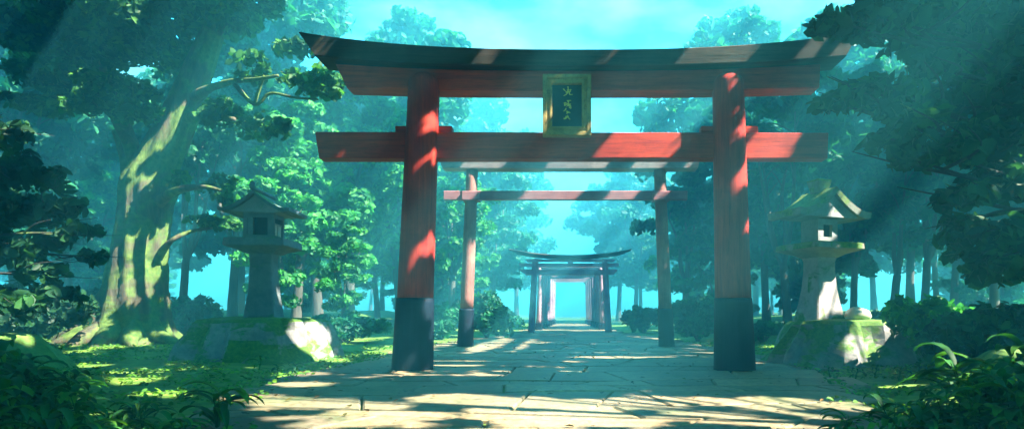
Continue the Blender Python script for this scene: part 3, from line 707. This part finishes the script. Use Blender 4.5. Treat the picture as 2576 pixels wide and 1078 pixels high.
# --- near tree at the right edge whose boughs hang into the picture, and boughs at the left edge
def bough_tree(name, base, height, rt, pads, label, leaf, mat, seed, nb=9, extra=None, openness=None, dens=1.0, lean=(0, 0)):
    t = empty(name, (base[0], base[1], 0), label, 'tree'); o_ = Vector((base[0], base[1], 0)); g0 = gz1(*base)
    rr = random.Random(seed); mb = MB(); lx, ly = lean
    spine = [(0, 0, g0 - .2), (.05 + lx * .1, ly * .1, g0 + height * .12), (lx * .35 + .15, ly * .35 - .1, height * .4), (lx * .7 - .1, ly * .7 + .1, height * .7), (lx, ly, height)]
    limb(mb, spine, [rt * 1.9, rt * 1.15, rt * .9, rt * .65, rt * .2], 14, seed, 6, .04)
    P3 = [Vector(c) - o_ for c, r in pads]
    for c in P3[:nb]:
        z0 = min(max(c.z - .3 * math.hypot(c.x, c.y) - .3, height * .18), height * .9); s_ = z0 / height
        st = Vector((lx * s_, ly * s_, z0)); md = st.lerp(c, .55) + Vector((rr.uniform(-.3, .3), rr.uniform(-.3, .3), .25 + rr.uniform(0, .3)))
        L_ = (c - st).length; r0 = min(rt * .3, .018 * L_ + .012)
        limb(mb, [st, st.lerp(md, .5) + Vector((0, 0, .12)), md, c], [r0, r0 * .7, r0 * .45, r0 * .15], 8, seed + int(c.x * 7) % 50, 5)
        for q in range(3):
            e_ = c + Vector((rr.uniform(-.8, .8), rr.uniform(-.8, .8), rr.uniform(-.1, .4)))
            limb(mb, [md.lerp(c, .3 + .2 * q), md.lerp(e_, .7), e_], [r0 * .35, r0 * .2, r0 * .06], 6, seed + q, 4)
    mb.build('trunk', BARK_DARK, t, True)
    crown('crown', [(Vector(c) - o_, r) for c, r in pads] , leaf, mat, t, dens, np.random.default_rng(seed), world=np.array(o_))
    return t
def padsat(lst, d, depth=.8, th=1.05):
    o_ = []
    for dx, dy, rx, ry, *dd in lst:
        q = d + (dd[0] if dd else 0); k = q / F
        o_.append((P(dx, dy, q), (rx * k, rx * k * depth, ry * k * th)))
    return o_
RP = [(2130, 62, 90, 22), (2230, 50, 90, 45), (2400, 60, 170, 90, .6), (2540, 160, 110, 110, .4), (2340, 170, 60, 28), (2200, 235, 95, 30), (2110, 262, 60, 20), (2290, 300, 80, 30), (2440, 250, 110, 50, .7),
      (2240, 350, 60, 22), (2360, 385, 95, 34), (2490, 360, 110, 50), (2300, 402, 60, 20), (2520, 470, 90, 50, .4), (2420, 500, 70, 28), (2490, 590, 100, 40), (2420, 560, 50, 20), (2530, 680, 90, 44), (2450, 640, 60, 22), (2550, 300, 80, 80, .7), (2500, 60, 130, 110, 1.2), (2560, 420, 70, 70, .9), (2380, 120, 90, 60, 1.0), (2555, 610, 60, 60, .8)]
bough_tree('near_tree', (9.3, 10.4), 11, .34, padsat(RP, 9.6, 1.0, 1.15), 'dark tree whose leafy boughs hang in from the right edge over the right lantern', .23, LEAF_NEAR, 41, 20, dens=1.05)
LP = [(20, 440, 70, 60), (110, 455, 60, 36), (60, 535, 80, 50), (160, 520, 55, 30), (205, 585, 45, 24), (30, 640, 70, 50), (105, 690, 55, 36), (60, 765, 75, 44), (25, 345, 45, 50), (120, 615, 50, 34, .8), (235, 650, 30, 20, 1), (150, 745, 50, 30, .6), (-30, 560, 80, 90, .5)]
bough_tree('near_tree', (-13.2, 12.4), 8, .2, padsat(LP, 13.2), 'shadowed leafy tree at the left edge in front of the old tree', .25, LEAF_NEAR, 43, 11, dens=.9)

# --- bushes
def bush(name, base, rx, h, label, leaf, mat, seed, n=7, cat='bush'):
    t = empty(name, (base[0], base[1], gz1(*base)), label, cat); rg = np.random.default_rng(seed); pads = []; mb = MB()
    for k in range(n):
        a = rg.uniform(0, 6.28); q = rg.uniform(0, .7) * rx; z = h * rg.uniform(.3, .72) * (1 - .35 * q / rx)
        c = (q * math.cos(a), q * math.sin(a) * .7, z); pads.append((c, (rx * rg.uniform(.35, .5), rx * rg.uniform(.3, .4), h * .28)))
        limb(mb, [(0, 0, -.05), (c[0] * .4, c[1] * .4, z * .5), c], [.04, .025, .01], 6, seed + k, 4)
    mb.build('stems', BARK, t, True); crown('foliage', pads, leaf, mat, t, 1.0, rg); return t
def at(dx, d): return ((dx - VX) / F * d, d)
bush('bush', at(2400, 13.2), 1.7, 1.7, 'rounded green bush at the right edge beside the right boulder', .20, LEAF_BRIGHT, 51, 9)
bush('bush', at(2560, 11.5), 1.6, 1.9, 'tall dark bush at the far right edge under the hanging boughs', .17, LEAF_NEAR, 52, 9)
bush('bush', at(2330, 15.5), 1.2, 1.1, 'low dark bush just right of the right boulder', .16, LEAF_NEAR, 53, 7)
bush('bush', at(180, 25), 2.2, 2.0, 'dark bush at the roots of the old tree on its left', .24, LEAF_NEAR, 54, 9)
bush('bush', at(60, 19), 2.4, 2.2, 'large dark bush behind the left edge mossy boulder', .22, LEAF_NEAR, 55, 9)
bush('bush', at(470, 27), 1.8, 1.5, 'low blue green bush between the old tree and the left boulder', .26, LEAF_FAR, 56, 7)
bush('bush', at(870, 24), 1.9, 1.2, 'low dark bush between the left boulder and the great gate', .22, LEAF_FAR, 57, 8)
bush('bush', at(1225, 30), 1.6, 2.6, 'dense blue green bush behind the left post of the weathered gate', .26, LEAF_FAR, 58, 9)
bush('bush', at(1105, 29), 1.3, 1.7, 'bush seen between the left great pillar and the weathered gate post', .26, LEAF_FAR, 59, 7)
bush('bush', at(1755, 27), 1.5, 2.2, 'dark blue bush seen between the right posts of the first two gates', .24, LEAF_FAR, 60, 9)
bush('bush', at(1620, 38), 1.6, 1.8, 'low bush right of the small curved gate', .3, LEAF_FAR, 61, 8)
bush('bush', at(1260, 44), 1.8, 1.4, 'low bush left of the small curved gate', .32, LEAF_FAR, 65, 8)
bush('bush', at(1920, 24), 1.7, .95, 'low mound of bush right of the great gate behind the right boulder', .22, LEAF_FAR, 62, 7)
bush('bush', at(2260, 24), 1.8, 1.5, 'bush behind the right boulder among the slender trunks', .22, LEAF_FAR, 63, 8)

# --- woodland trees behind: prototypes with forked trunks, then copies
def woodland(seed, H, cw, z0, leaf, mat, npads, fork=3, thick=.22):
    rg = np.random.default_rng(seed); rr = random.Random(seed)
    t = bpy.data.objects.new('woodland_tree', None); C.objects.link(t)
    mb = MB(); lean = rr.uniform(-.6, .6)
    fz = H * rr.uniform(.22, .34)
    limb(mb, [(0, 0, -.3), (lean * .2, .05, fz * .4), (lean * .5, 0, fz)], [thick * 1.7, thick * 1.1, thick], 12, seed, 6, .04)
    tips = []
    for k in range(fork):
        a = 2 * math.pi * k / fork + rr.random(); q = cw * rr.uniform(.25, .5)
        e = Vector((lean * .8 + q * math.cos(a), q * math.sin(a), H * rr.uniform(.68, .88)))
        s_ = Vector((lean * .5, 0, fz - .1)); md = s_.lerp(e, .45) + Vector((rr.uniform(-.4, .4), rr.uniform(-.3, .3), .2))
        limb(mb, [s_, s_.lerp(md, .5) + Vector((q * .12 * math.cos(a), 0, -.1)), md, e], [thick * .72, thick * .6, thick * .42, thick * .1], 9, seed + k, 6)
        tips += [md, e]
        for j in range(3):
            b0 = md.lerp(e, .25 * j); e2 = b0 + Vector((rr.uniform(-1, 1) * cw * .5, rr.uniform(-1, 1) * cw * .4, rr.uniform(.2, 1) * H * .12))
            limb(mb, [b0, b0.lerp(e2, .5) + Vector((0, 0, .2)), e2], [thick * .25, thick * .15, thick * .04], 6, seed + j, 4)
    mb.build('trunk', BARK, t, True)
    pads = []
    for k in range(npads):
        u = (k + .5) / npads; z = lerp(z0, 1, u ** .9) * H; prof_ = math.sin(math.pi * min(1, (u * .80 + .16))) ** .7
        a = k * 2.4 + rg.uniform(-.4, .4); q = cw * prof_ * rg.uniform(.25, .85)
        r = cw * rg.uniform(.26, .42) * (.6 + .5 * prof_)
        pads.append(((lean * .7 + q * math.cos(a), q * math.sin(a), z), (r, r * .85, r * rg.uniform(.42, .6))))
    crown('crown', pads, leaf, mat, t, .9, rg, sub=8)
    return t
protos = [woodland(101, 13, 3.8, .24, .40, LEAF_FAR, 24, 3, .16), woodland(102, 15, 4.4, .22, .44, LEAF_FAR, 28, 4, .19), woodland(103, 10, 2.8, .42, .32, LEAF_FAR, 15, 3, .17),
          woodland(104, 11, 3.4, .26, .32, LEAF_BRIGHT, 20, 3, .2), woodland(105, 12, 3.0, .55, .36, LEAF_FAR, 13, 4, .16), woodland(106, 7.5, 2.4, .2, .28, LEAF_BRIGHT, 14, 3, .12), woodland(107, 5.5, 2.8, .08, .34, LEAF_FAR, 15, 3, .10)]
register(None)
used = set()
# (dx at base, distance, prototype, scale, yaw, label)
WT = [
 (1235, 60, 0, 1.2, 75, 'tall hazy tree reaching over the path from the left behind the weathered gate'),
 (1600, 70, 0, 1.35, 20, 'tall hazy tree reaching over the path from the right behind the weathered gate'),
 (455, 29, 4, .95, 10, 'slender forked dark trunked tree between the old tree and the left lantern'),
 (585, 31, 4, 1.15, 80, 'stout forked tree standing right behind the left lantern shaft'),
 (180, 33, 4, 1.0, 200, 'thin upright hazy trunk left of the old tree'),
 (40, 30, 1, 1.0, 20, 'tall shadowed tree rising at the far left edge'),
 (330, 46, 1, 1.1, 140, 'tall tree rising directly behind the old tree'),
 (690, 25.5, 5, .9, 40, 'small sunlit tree directly behind the left lantern chamber'),
 (740, 28, 3, .95, 0, 'sunlit fresh green tree behind the left lantern roof'),
 (880, 31, 3, 1.15, 100, 'sunlit fresh green tree filling the view left of the great left pillar'),
 (1010, 36, 3, 1.1, 210, 'green tree partly hidden by the great left pillar'),
 (800, 42, 1, 1.45, 60, 'tall teal tree rising behind the sunlit green trees on the left'),
 (1040, 46, 1, 1.5, 300, 'tall teal tree topping out beside the left end of the dark top beam'),
 (600, 42, 1, 1.25, 250, 'tall dark teal tree behind the left lantern and old tree branches'),
 (860, 26, 5, .62, 30, 'small thin stemmed tree right of the left lantern shaft'),
 (1130, 42, 3, 1.0, 330, 'teal tree seen between the great left pillar and the weathered gate'),
 (1240, 52, 0, 1.05, 15, 'hazy tree left of the small curved gate'),
 (1300, 84, 1, 1.4, 100, 'pale hazy tree just left of the gate tunnel'),
 (1190, 64, 1, 1.55, 170, 'tall pale tree left of the sky opening'),
 (1555, 84, 1, 1.35, 200, 'pale hazy tree just right of the gate tunnel'),
 (1610, 78, 0, 1.3, 290, 'broad hazy tree right of the small curved gate'),
 (1745, 92, 1, 1.7, 45, 'tall pale tree right of the sky opening'),
 (1735, 36, 2, 1.05, 130, 'teal tree seen between the right posts of the first two gates'),
 (1830, 46, 1, 1.5, 220, 'tall teal tree behind the great right pillar'),
 (1985, 27, 4, 1.0, 160, 'many limbed dark tree between the great right pillar and the right lantern'),
 (1930, 36, 1, 1.0, 10, 'blue teal tree right of the great right pillar'),
 (2150, 31, 0, .95, 60, 'blue teal tree behind the right lantern'),
 (2240, 28, 2, .95, 340, 'slender tree right of the right lantern shaft'),
 (2320, 29, 4, 1.0, 300, 'curved slender trunk tree right of the right boulder'),
 (2400, 36, 4, 1.1, 20, 'thin pale trunk in the bright haze at the right'),
 (2360, 44, 4, 1.1, 120, 'faint thin trunk far back in the bright haze at the right'),
 (2100, 46, 1, 1.45, 300, 'tall dim tree behind the right lantern roof'),
 (2290, 40, 1, 1.15, 80, 'tall dim tree above the slender trunks on the right'),
 (2500, 31, 0, 1.1, 190, 'tall dark tree behind the hanging boughs at the right edge'),
 (2620, 24, 1, .95, 240, 'dark tree at the far right edge behind the boughs'),
 (700, 60, 1, 1.3, 10, 'far faint tree behind the left woodland'), (420, 58, 1, 1.3, 90, 'far faint tree left of the old tree fork'),
 (960, 70, 1, 1.2, 170, 'far faint tree left of the great gate'), (1900, 64, 1, 1.2, 260, 'far faint tree right of the great gate'),
 (2200, 62, 1, 1.3, 350, 'far faint tree behind the right woodland'), (120, 50, 1, 1.3, 50, 'far dim tree near the left edge'), (2480, 55, 1, 1.3, 140, 'far dim tree near the right edge'),
]
kr = random.Random(12)
for k in range(46):
    side = -1 if k % 2 else 1; d = 62 + (k // 2) * 2.2; off = kr.uniform(.09, .92) if side < 0 else kr.uniform(.09, .75)
    off = max(off, .13 if side < 0 else .20)
    if side > 0 and .41 < off < .6: off += .2
    if side < 0 and .50 < off < .64: off += .18
    WT.append((VX + side * off * F, d, kr.choice([0, 3, 3, 3]), kr.uniform(.9, 1.25), kr.uniform(0, 360), 'faint far tree lost in the haze of the %s woodland' % ('left' if side < 0 else 'right')))
for k in range(30):
    side = -1 if k % 2 else 1; d = 33 + (k // 2) * 2.6 + kr.uniform(-1, 1); off = kr.uniform(7.5 / d, .88 if side < 0 else .72)
    dxx = VX + side * off * F
    if 2090 < dxx < 2400 or 400 < dxx < 620: continue
    WT.append((dxx, d, 6, kr.uniform(.7, 1.25), kr.uniform(0, 360), 'low understory tree in the haze of the %s woodland' % ('left' if side < 0 else 'right')))
for dx, d, s_, lab in ((250, 40, .9, 'low crowned shadowy tree left of the old tree trunk'), (950, 44, .85, 'low crowned teal tree left of the great left pillar'), (1880, 42, .85, 'low crowned blue tree right of the great right pillar'),
                       (2440, 42, .9, 'low crowned blue tree right of the bright haze'), (680, 46, .9, 'low crowned teal tree right of the left lantern'), (1150, 48, .8, 'low crowned teal tree behind the left weathered post'), (1720, 48, .8, 'low crowned teal tree behind the right weathered post')):
    WT.append((dx, d, 3, s_, dx, lab))
for dx, d, pi, s_, yaw, lab in WT:
    o = protos[pi] if pi not in used else copy_tree(protos[pi]); used.add(pi)
    x, y = at(dx, d); o.location = (x, y, gz1(x, y) - .05); o.rotation_euler = (0, 0, math.radians(yaw)); o.scale = (s_, s_, s_)
    tag(o, lab, 'tree', 'woodland trees behind the gates')

# unseen woodland added at the sides and behind the viewer to block low sky light
ring = [(-19, 8), (-22, 14), (-24, 20), (-17, 1), (-14, -7), (-8, -13), (0, -14), (8, -13), (15, -9), (27, -4), (31, 6), (32, 13), (31, 20), (-27, 5), (-22, -5), (36, -6), (38, 3), (-30, 14), (40, 14), (-11, -19), (4, -20), (17, -17), (-31, 24), (38, 25)]
for i, (x, y) in enumerate(ring):
    o = copy_tree(protos[(0, 1, 3)[i % 3]]); s_ = .95 + .2 * ((i * 37) % 10) / 10
    o.location = (x, y, gz1(x, y) - .05); o.rotation_euler = (0, 0, i * 1.3); o.scale = (s_, s_, s_)
    tag(o, 'woodland tree closing the clearing beyond the sides of the view', 'tree', 'woodland trees round the clearing')

# --- tall unseen canopy trees added to shade the gate and shape the sunbeams; crowns are above and beside the view
rg = np.random.default_rng(77)
CT = [(12.5, 4.0), (19.5, 8.5), (8.0, -5.5), (20.5, 20.5), (-7.5, -5.0), (-15.5, 4.5), (23, 4.5)]
cp = [[] for _ in CT]
step = 2.3
for gx in np.arange(-16, 30, step):
    for gy in np.arange(-9, 34, step):
        x = gx + rg.uniform(-.8, .8); y = gy + rg.uniform(-.8, .8)
        z = max(12.3, EYE + .50 * y + 2.4) + rg.uniform(-.6, 1.4)
        if x > 0.60 * y + 4: z = rg.uniform(10.5, 14)
        z = min(z, 20)
        k = int(np.argmin([math.hypot(x - a, (y - b_)) for a, b_ in CT])); cp[k].append(((x, y, z), (2.1, 2.1, .8)))
lab = ['tall tree just outside the right edge shading the path', 'tall tree right of the path beyond the right edge', 'tall tree behind the viewer on the right', 'tall tree shading the right woodland', 'tall tree behind the viewer on the left', 'tall tree outside the left edge', 'tall tree far outside the right edge']
for i, (bx, by) in enumerate(CT):
    t = empty('canopy_tree', (bx, by, 0), lab[i], 'tree', 'tall trees round the clearing'); o_ = Vector((bx, by, 0)); mb = MB()
    limb(mb, [(0, 0, -.4), (.1, 0, 2), (-.1, .2, 6.5), (.1, 0, 11)], [.75, .45, .38, .22], 14, i, 5, .05)
    for (c, r) in cp[i][::3]:
        c_ = Vector(c) - o_; s_ = Vector((0, 0, min(6 + .3 * c_.length, 10.5)))
        limb(mb, [s_, s_.lerp(c_, .5) + Vector((0, 0, .8)), c_ - Vector((0, 0, .3))], [.06, .04, .015], 6, i, 4)
    mb.build('trunk', BARK, t, True)
    crown('crown', [(Vector(c) - o_, r) for c, r in cp[i]], .42, LEAF_CANOPY, t, 1.35, rg, sub=6)
    # leaves cut away so beams and sun patches fall on chosen spots
    cr = [x for x in C.objects if x.parent == t and x.name.startswith('crown')][0]
    me = cr.data; n_ = len(me.vertices); co = np.empty(n_ * 3, np.float32); me.vertices.foreach_get('co', co); co = co.reshape(-1, 6, 3)
    kp = keep_mask(co.mean(1) + np.array(o_), .07)
    co = co[kp]; me2 = bpy.data.meshes.new('crown'); q = len(co)
    me2.vertices.add(q * 6); me2.vertices.foreach_set('co', co.reshape(-1)); me2.loops.add(q * 8); me2.polygons.add(q * 2)
    me2.loops.foreach_set('vertex_index', (np.arange(q)[:, None] * 6 + np.array([0, 1, 2, 3, 0, 3, 4, 5])[None]).reshape(-1).astype(np.int32))
    me2.polygons.foreach_set('loop_start', (np.arange(q * 2) * 4).astype(np.int32)); me2.update(calc_edges=True); me2.materials.append(LEAF_CANOPY); cr.data = me2

# ------------------------------------------------------------------ foreground plants
def strap(mb, base, a, L_, w_, rise, seed):
    """one arching lance-shaped leaf"""
    rr = random.Random(seed); n_ = 9; v = []; f = []
    d = Vector((math.cos(a), math.sin(a), 0)); s_ = Vector((-math.sin(a), math.cos(a), 0)); p = Vector(base); ang = rise
    tw = rr.uniform(-.35, .35)
    for i in range(n_):
        t = i / (n_ - 1); ww = w_ * (math.sin(math.pi * min(1, t * .92 + .06)) ** .75) * (1 - .15 * t)
        if i == n_ - 1: ww = .001
        up = Vector((-math.sin(ang) * d.x, -math.sin(ang) * d.y, math.cos(ang)))
        sd = (s_ * math.cos(tw * t) + up * math.sin(tw * t))
        v += [p + sd * ww + up * ww * .35, p, p - sd * ww + up * ww * .35]
        p = p + (d * math.cos(ang) + Vector((0, 0, math.sin(ang)))) * (L_ / (n_ - 1)); ang -= (rise + .75) / (n_ - 1) * (1 + .5 * t)
    for i in range(n_ - 1):
        a0 = i * 3; f += [(a0, a0 + 1, a0 + 4, a0 + 3), (a0 + 1, a0 + 2, a0 + 5, a0 + 4)]
    mb.add(v, f)
def plant_proto(seed, H, L_, w_, n_, tall=True):
    rr = random.Random(seed); t = bpy.data.objects.new('leafy_plant', None); C.objects.link(t)
    st = MB(); lf = MB(); ns = 3 if tall else 1
    for s_ in range(ns):
        a0 = rr.random() * 6.28; ex = rr.uniform(.05, .25) * H; pts = [(0, 0, -.05), (ex * .5 * math.cos(a0), ex * .5 * math.sin(a0), H * .5), (ex * math.cos(a0), ex * math.sin(a0), H * rr.uniform(.75, 1))]
        P_, R_ = smooth_path(pts, [.012, .009, .004], 6); st.tube(P_, R_, 6)
        for k in range(n_):
            u = .25 + .75 * (k + rr.random() * .5) / n_; q = P_[min(int(u * (len(P_) - 1)), len(P_) - 1)]
            strap(lf, q, k * 2.4 + rr.uniform(-.4, .4), L_ * rr.uniform(.65, 1.15) * (1.1 - .3 * u), w_ * rr.uniform(.8, 1.2), rr.uniform(.25, 1.1), seed * 100 + k + s_ * 31)
    st.build('stem', LEAF_PLANT, t, True); lf.build('leaves', LEAF_PLANT, t, True); return t
pp = [plant_proto(201, .50, .62, .060, 5), plant_proto(202, .70, .70, .068, 6), plant_proto(203, .35, .52, .055, 5), plant_proto(204, .90, .66, .070, 6)]
sp = [plant_proto(205, .16, .17, .026, 9, False), plant_proto(206, .22, .22, .03, 9, False)]
register(None)
pu = set(); rr = random.Random(5)
def put(protos_, i, x, y, s_, lab, grp):
    o = protos_[i]
    if id(o) in pu: o = copy_tree(o)
    else: pu.add(id(o))
    o.location = (x, y, gz1(x, y)); o.rotation_euler = (rr.uniform(-.12, .12), rr.uniform(-.12, .12), rr.uniform(0, 6.28)); o.scale = (s_,) * 3
    tag(o, lab, 'plant', grp)
def corner(side, count):
    k = 0
    while k < count:
        d = rr.uniform(5.0, 9.8)
        if side < 0:
            dx = rr.uniform(-120, 560); lim = 1085 - (560 - dx) * .22       # ground line the plants reach
            if dx > 560 and rr.random() < .5: continue
        else:
            dx = rr.uniform(2110, 2700); lim = 1085 - (dx - 2110) * .22
        gy = HY + EYE * F / d
        if gy < lim + 22: continue
        x, y = at(dx, d)
        h = 1 if abs(dx - (0 if side < 0 else 2576)) < 230 else 0
        i = rr.choice([1, 3, 3]) if h else rr.choice([0, 2, 0, 1])
        edge = (620 - dx) / 620 if side < 0 else (dx - 2060) / 520
        put(pp, i, x, y, rr.uniform(.7, 1.0) * (.48 + .30 * max(0, min(1, edge))), 'dark lance leaved plant in the thick undergrowth filling the bottom %s corner' % ('left' if side < 0 else 'right'), 'undergrowth in the bottom %s corner' % ('left' if side < 0 else 'right')); k += 1
corner(-1, 52); corner(1, 52)
for dx, d, i, s_, lab in ((735, 6.75, 0, .75, None), (545, 6.6, 0, .95, 'separate dark leaved plant on the paving left of centre bottom'), (45, 7.6, 3, 1.0, 'tallest plant of the left undergrowth, reaching up over the mossy boulder'), (2545, 7.5, 3, 1.0, 'tallest thin stemmed plant at the right edge over the mossy mound'), (2420, 7.3, 1, 1.1, 'upright broad leaved plant in front of the right mossy mound')):
    if lab: put(pp, i, *at(dx, d), s_, lab, None)
for dx, d, lab in ((650, 13.0, 'small green clump at the left boulder foot, left one'), (700, 12.6, 'small bright green clump in front of the left boulder'), (740, 12.9, 'small green clump by the paving right of the left boulder foot'),
                   (2090, 12.2, 'small leafy clump by the paving at the foot of the right boulder'), (2150, 11.6, 'small bright clump right of the paving near the right boulder'), (2200, 12.3, 'small leafy clump under the mossy front of the right boulder'), (2260, 11.4, 'small leafy clump below the pale flank of the right boulder'), (2310, 12.0, 'leafy clump at the right foot of the right boulder')):
    put(sp, rr.choice([0, 1]), *at(dx, d), rr.uniform(1.0, 1.6), lab, None)

# ground cover: tiny leaves over the moss (nobody could count them)
def cover(name, n_, region, leaf, mat):
    rg = np.random.default_rng(hash(name) % 1000 + 5); x = rg.uniform(region[0], region[1], n_); y = rg.uniform(region[2], region[3], n_)
    l, r = path_edges(y); e = .55 * (vnoise(x * 1.3 + 20, y * 1.3, 8) - .25)
    k = ((x < l + e) | (x > r - e)) & (vnoise(x * .9 + 50, y * .9, 9) > .42) & (x > -.95 * y - 1) & (x < .78 * y + 1)
    x = x[k]; y = y[k]; l = l[k]; r = r[k]; z = np.maximum(gz(x, y), np.where((x > l) & (x < r), .0, -9)) + rg.uniform(0, .06, len(x)) + .01
    nn = np.stack([rg.normal(size=len(x)) * .5, rg.normal(size=len(x)) * .5 - .15, np.ones(len(x))], -1)
    return leaves_mesh(name, np.stack([x, y, z], -1), nn, leaf, mat, None, rg, .5)
import zlib
o = cover('ground_cover', 60000, (-22, 16, 5, 26), .085, LEAF_GROUND); tag(o, kind='stuff')

FALLEN = leafmat('fallen_leaf', (.05, .035, .015), (.14, .08, .02), (.12, .16, .03), .1)
rg = np.random.default_rng(15); q = 420; yy = rg.uniform(5.5, 26, q); l, r = path_edges(yy); t_ = rg.random(q); t_ = np.where(rg.random(q) < .6, t_ ** 3 * .5, t_); t_ = np.where(rg.random(q) < .5, 1 - t_, t_); xx = l + (r - l) * t_
o = leaves_mesh('fallen_leaves', np.stack([xx, yy, np.full(q, .03)], -1), np.stack([rg.normal(size=q) * .2, rg.normal(size=q) * .2, np.ones(q)], -1), .085, FALLEN, None, rg, .4); tag(o, kind='stuff')

# ------------------------------------------------------------------ haze
mb = MB(); mb.box(-160, 160, -50, 210, -1.6, 26)
hz = mb.build('haze', ROCK); m = bpy.data.materials.new('haze_air'); m.use_nodes = True; n = m.node_tree; n.nodes.clear()
o_ = n.nodes.new('ShaderNodeOutputMaterial'); v = n.nodes.new('ShaderNodeVolumePrincipled')
v.inputs['Color'].default_value = (.11, .82, 1.0, 1); v.inputs['Density'].default_value = .0145; v.inputs['Anisotropy'].default_value = .1
n.links.new(v.outputs[0], o_.inputs['Volume']); hz.data.materials.clear(); hz.data.materials.append(m)
tag(hz, kind='stuff')
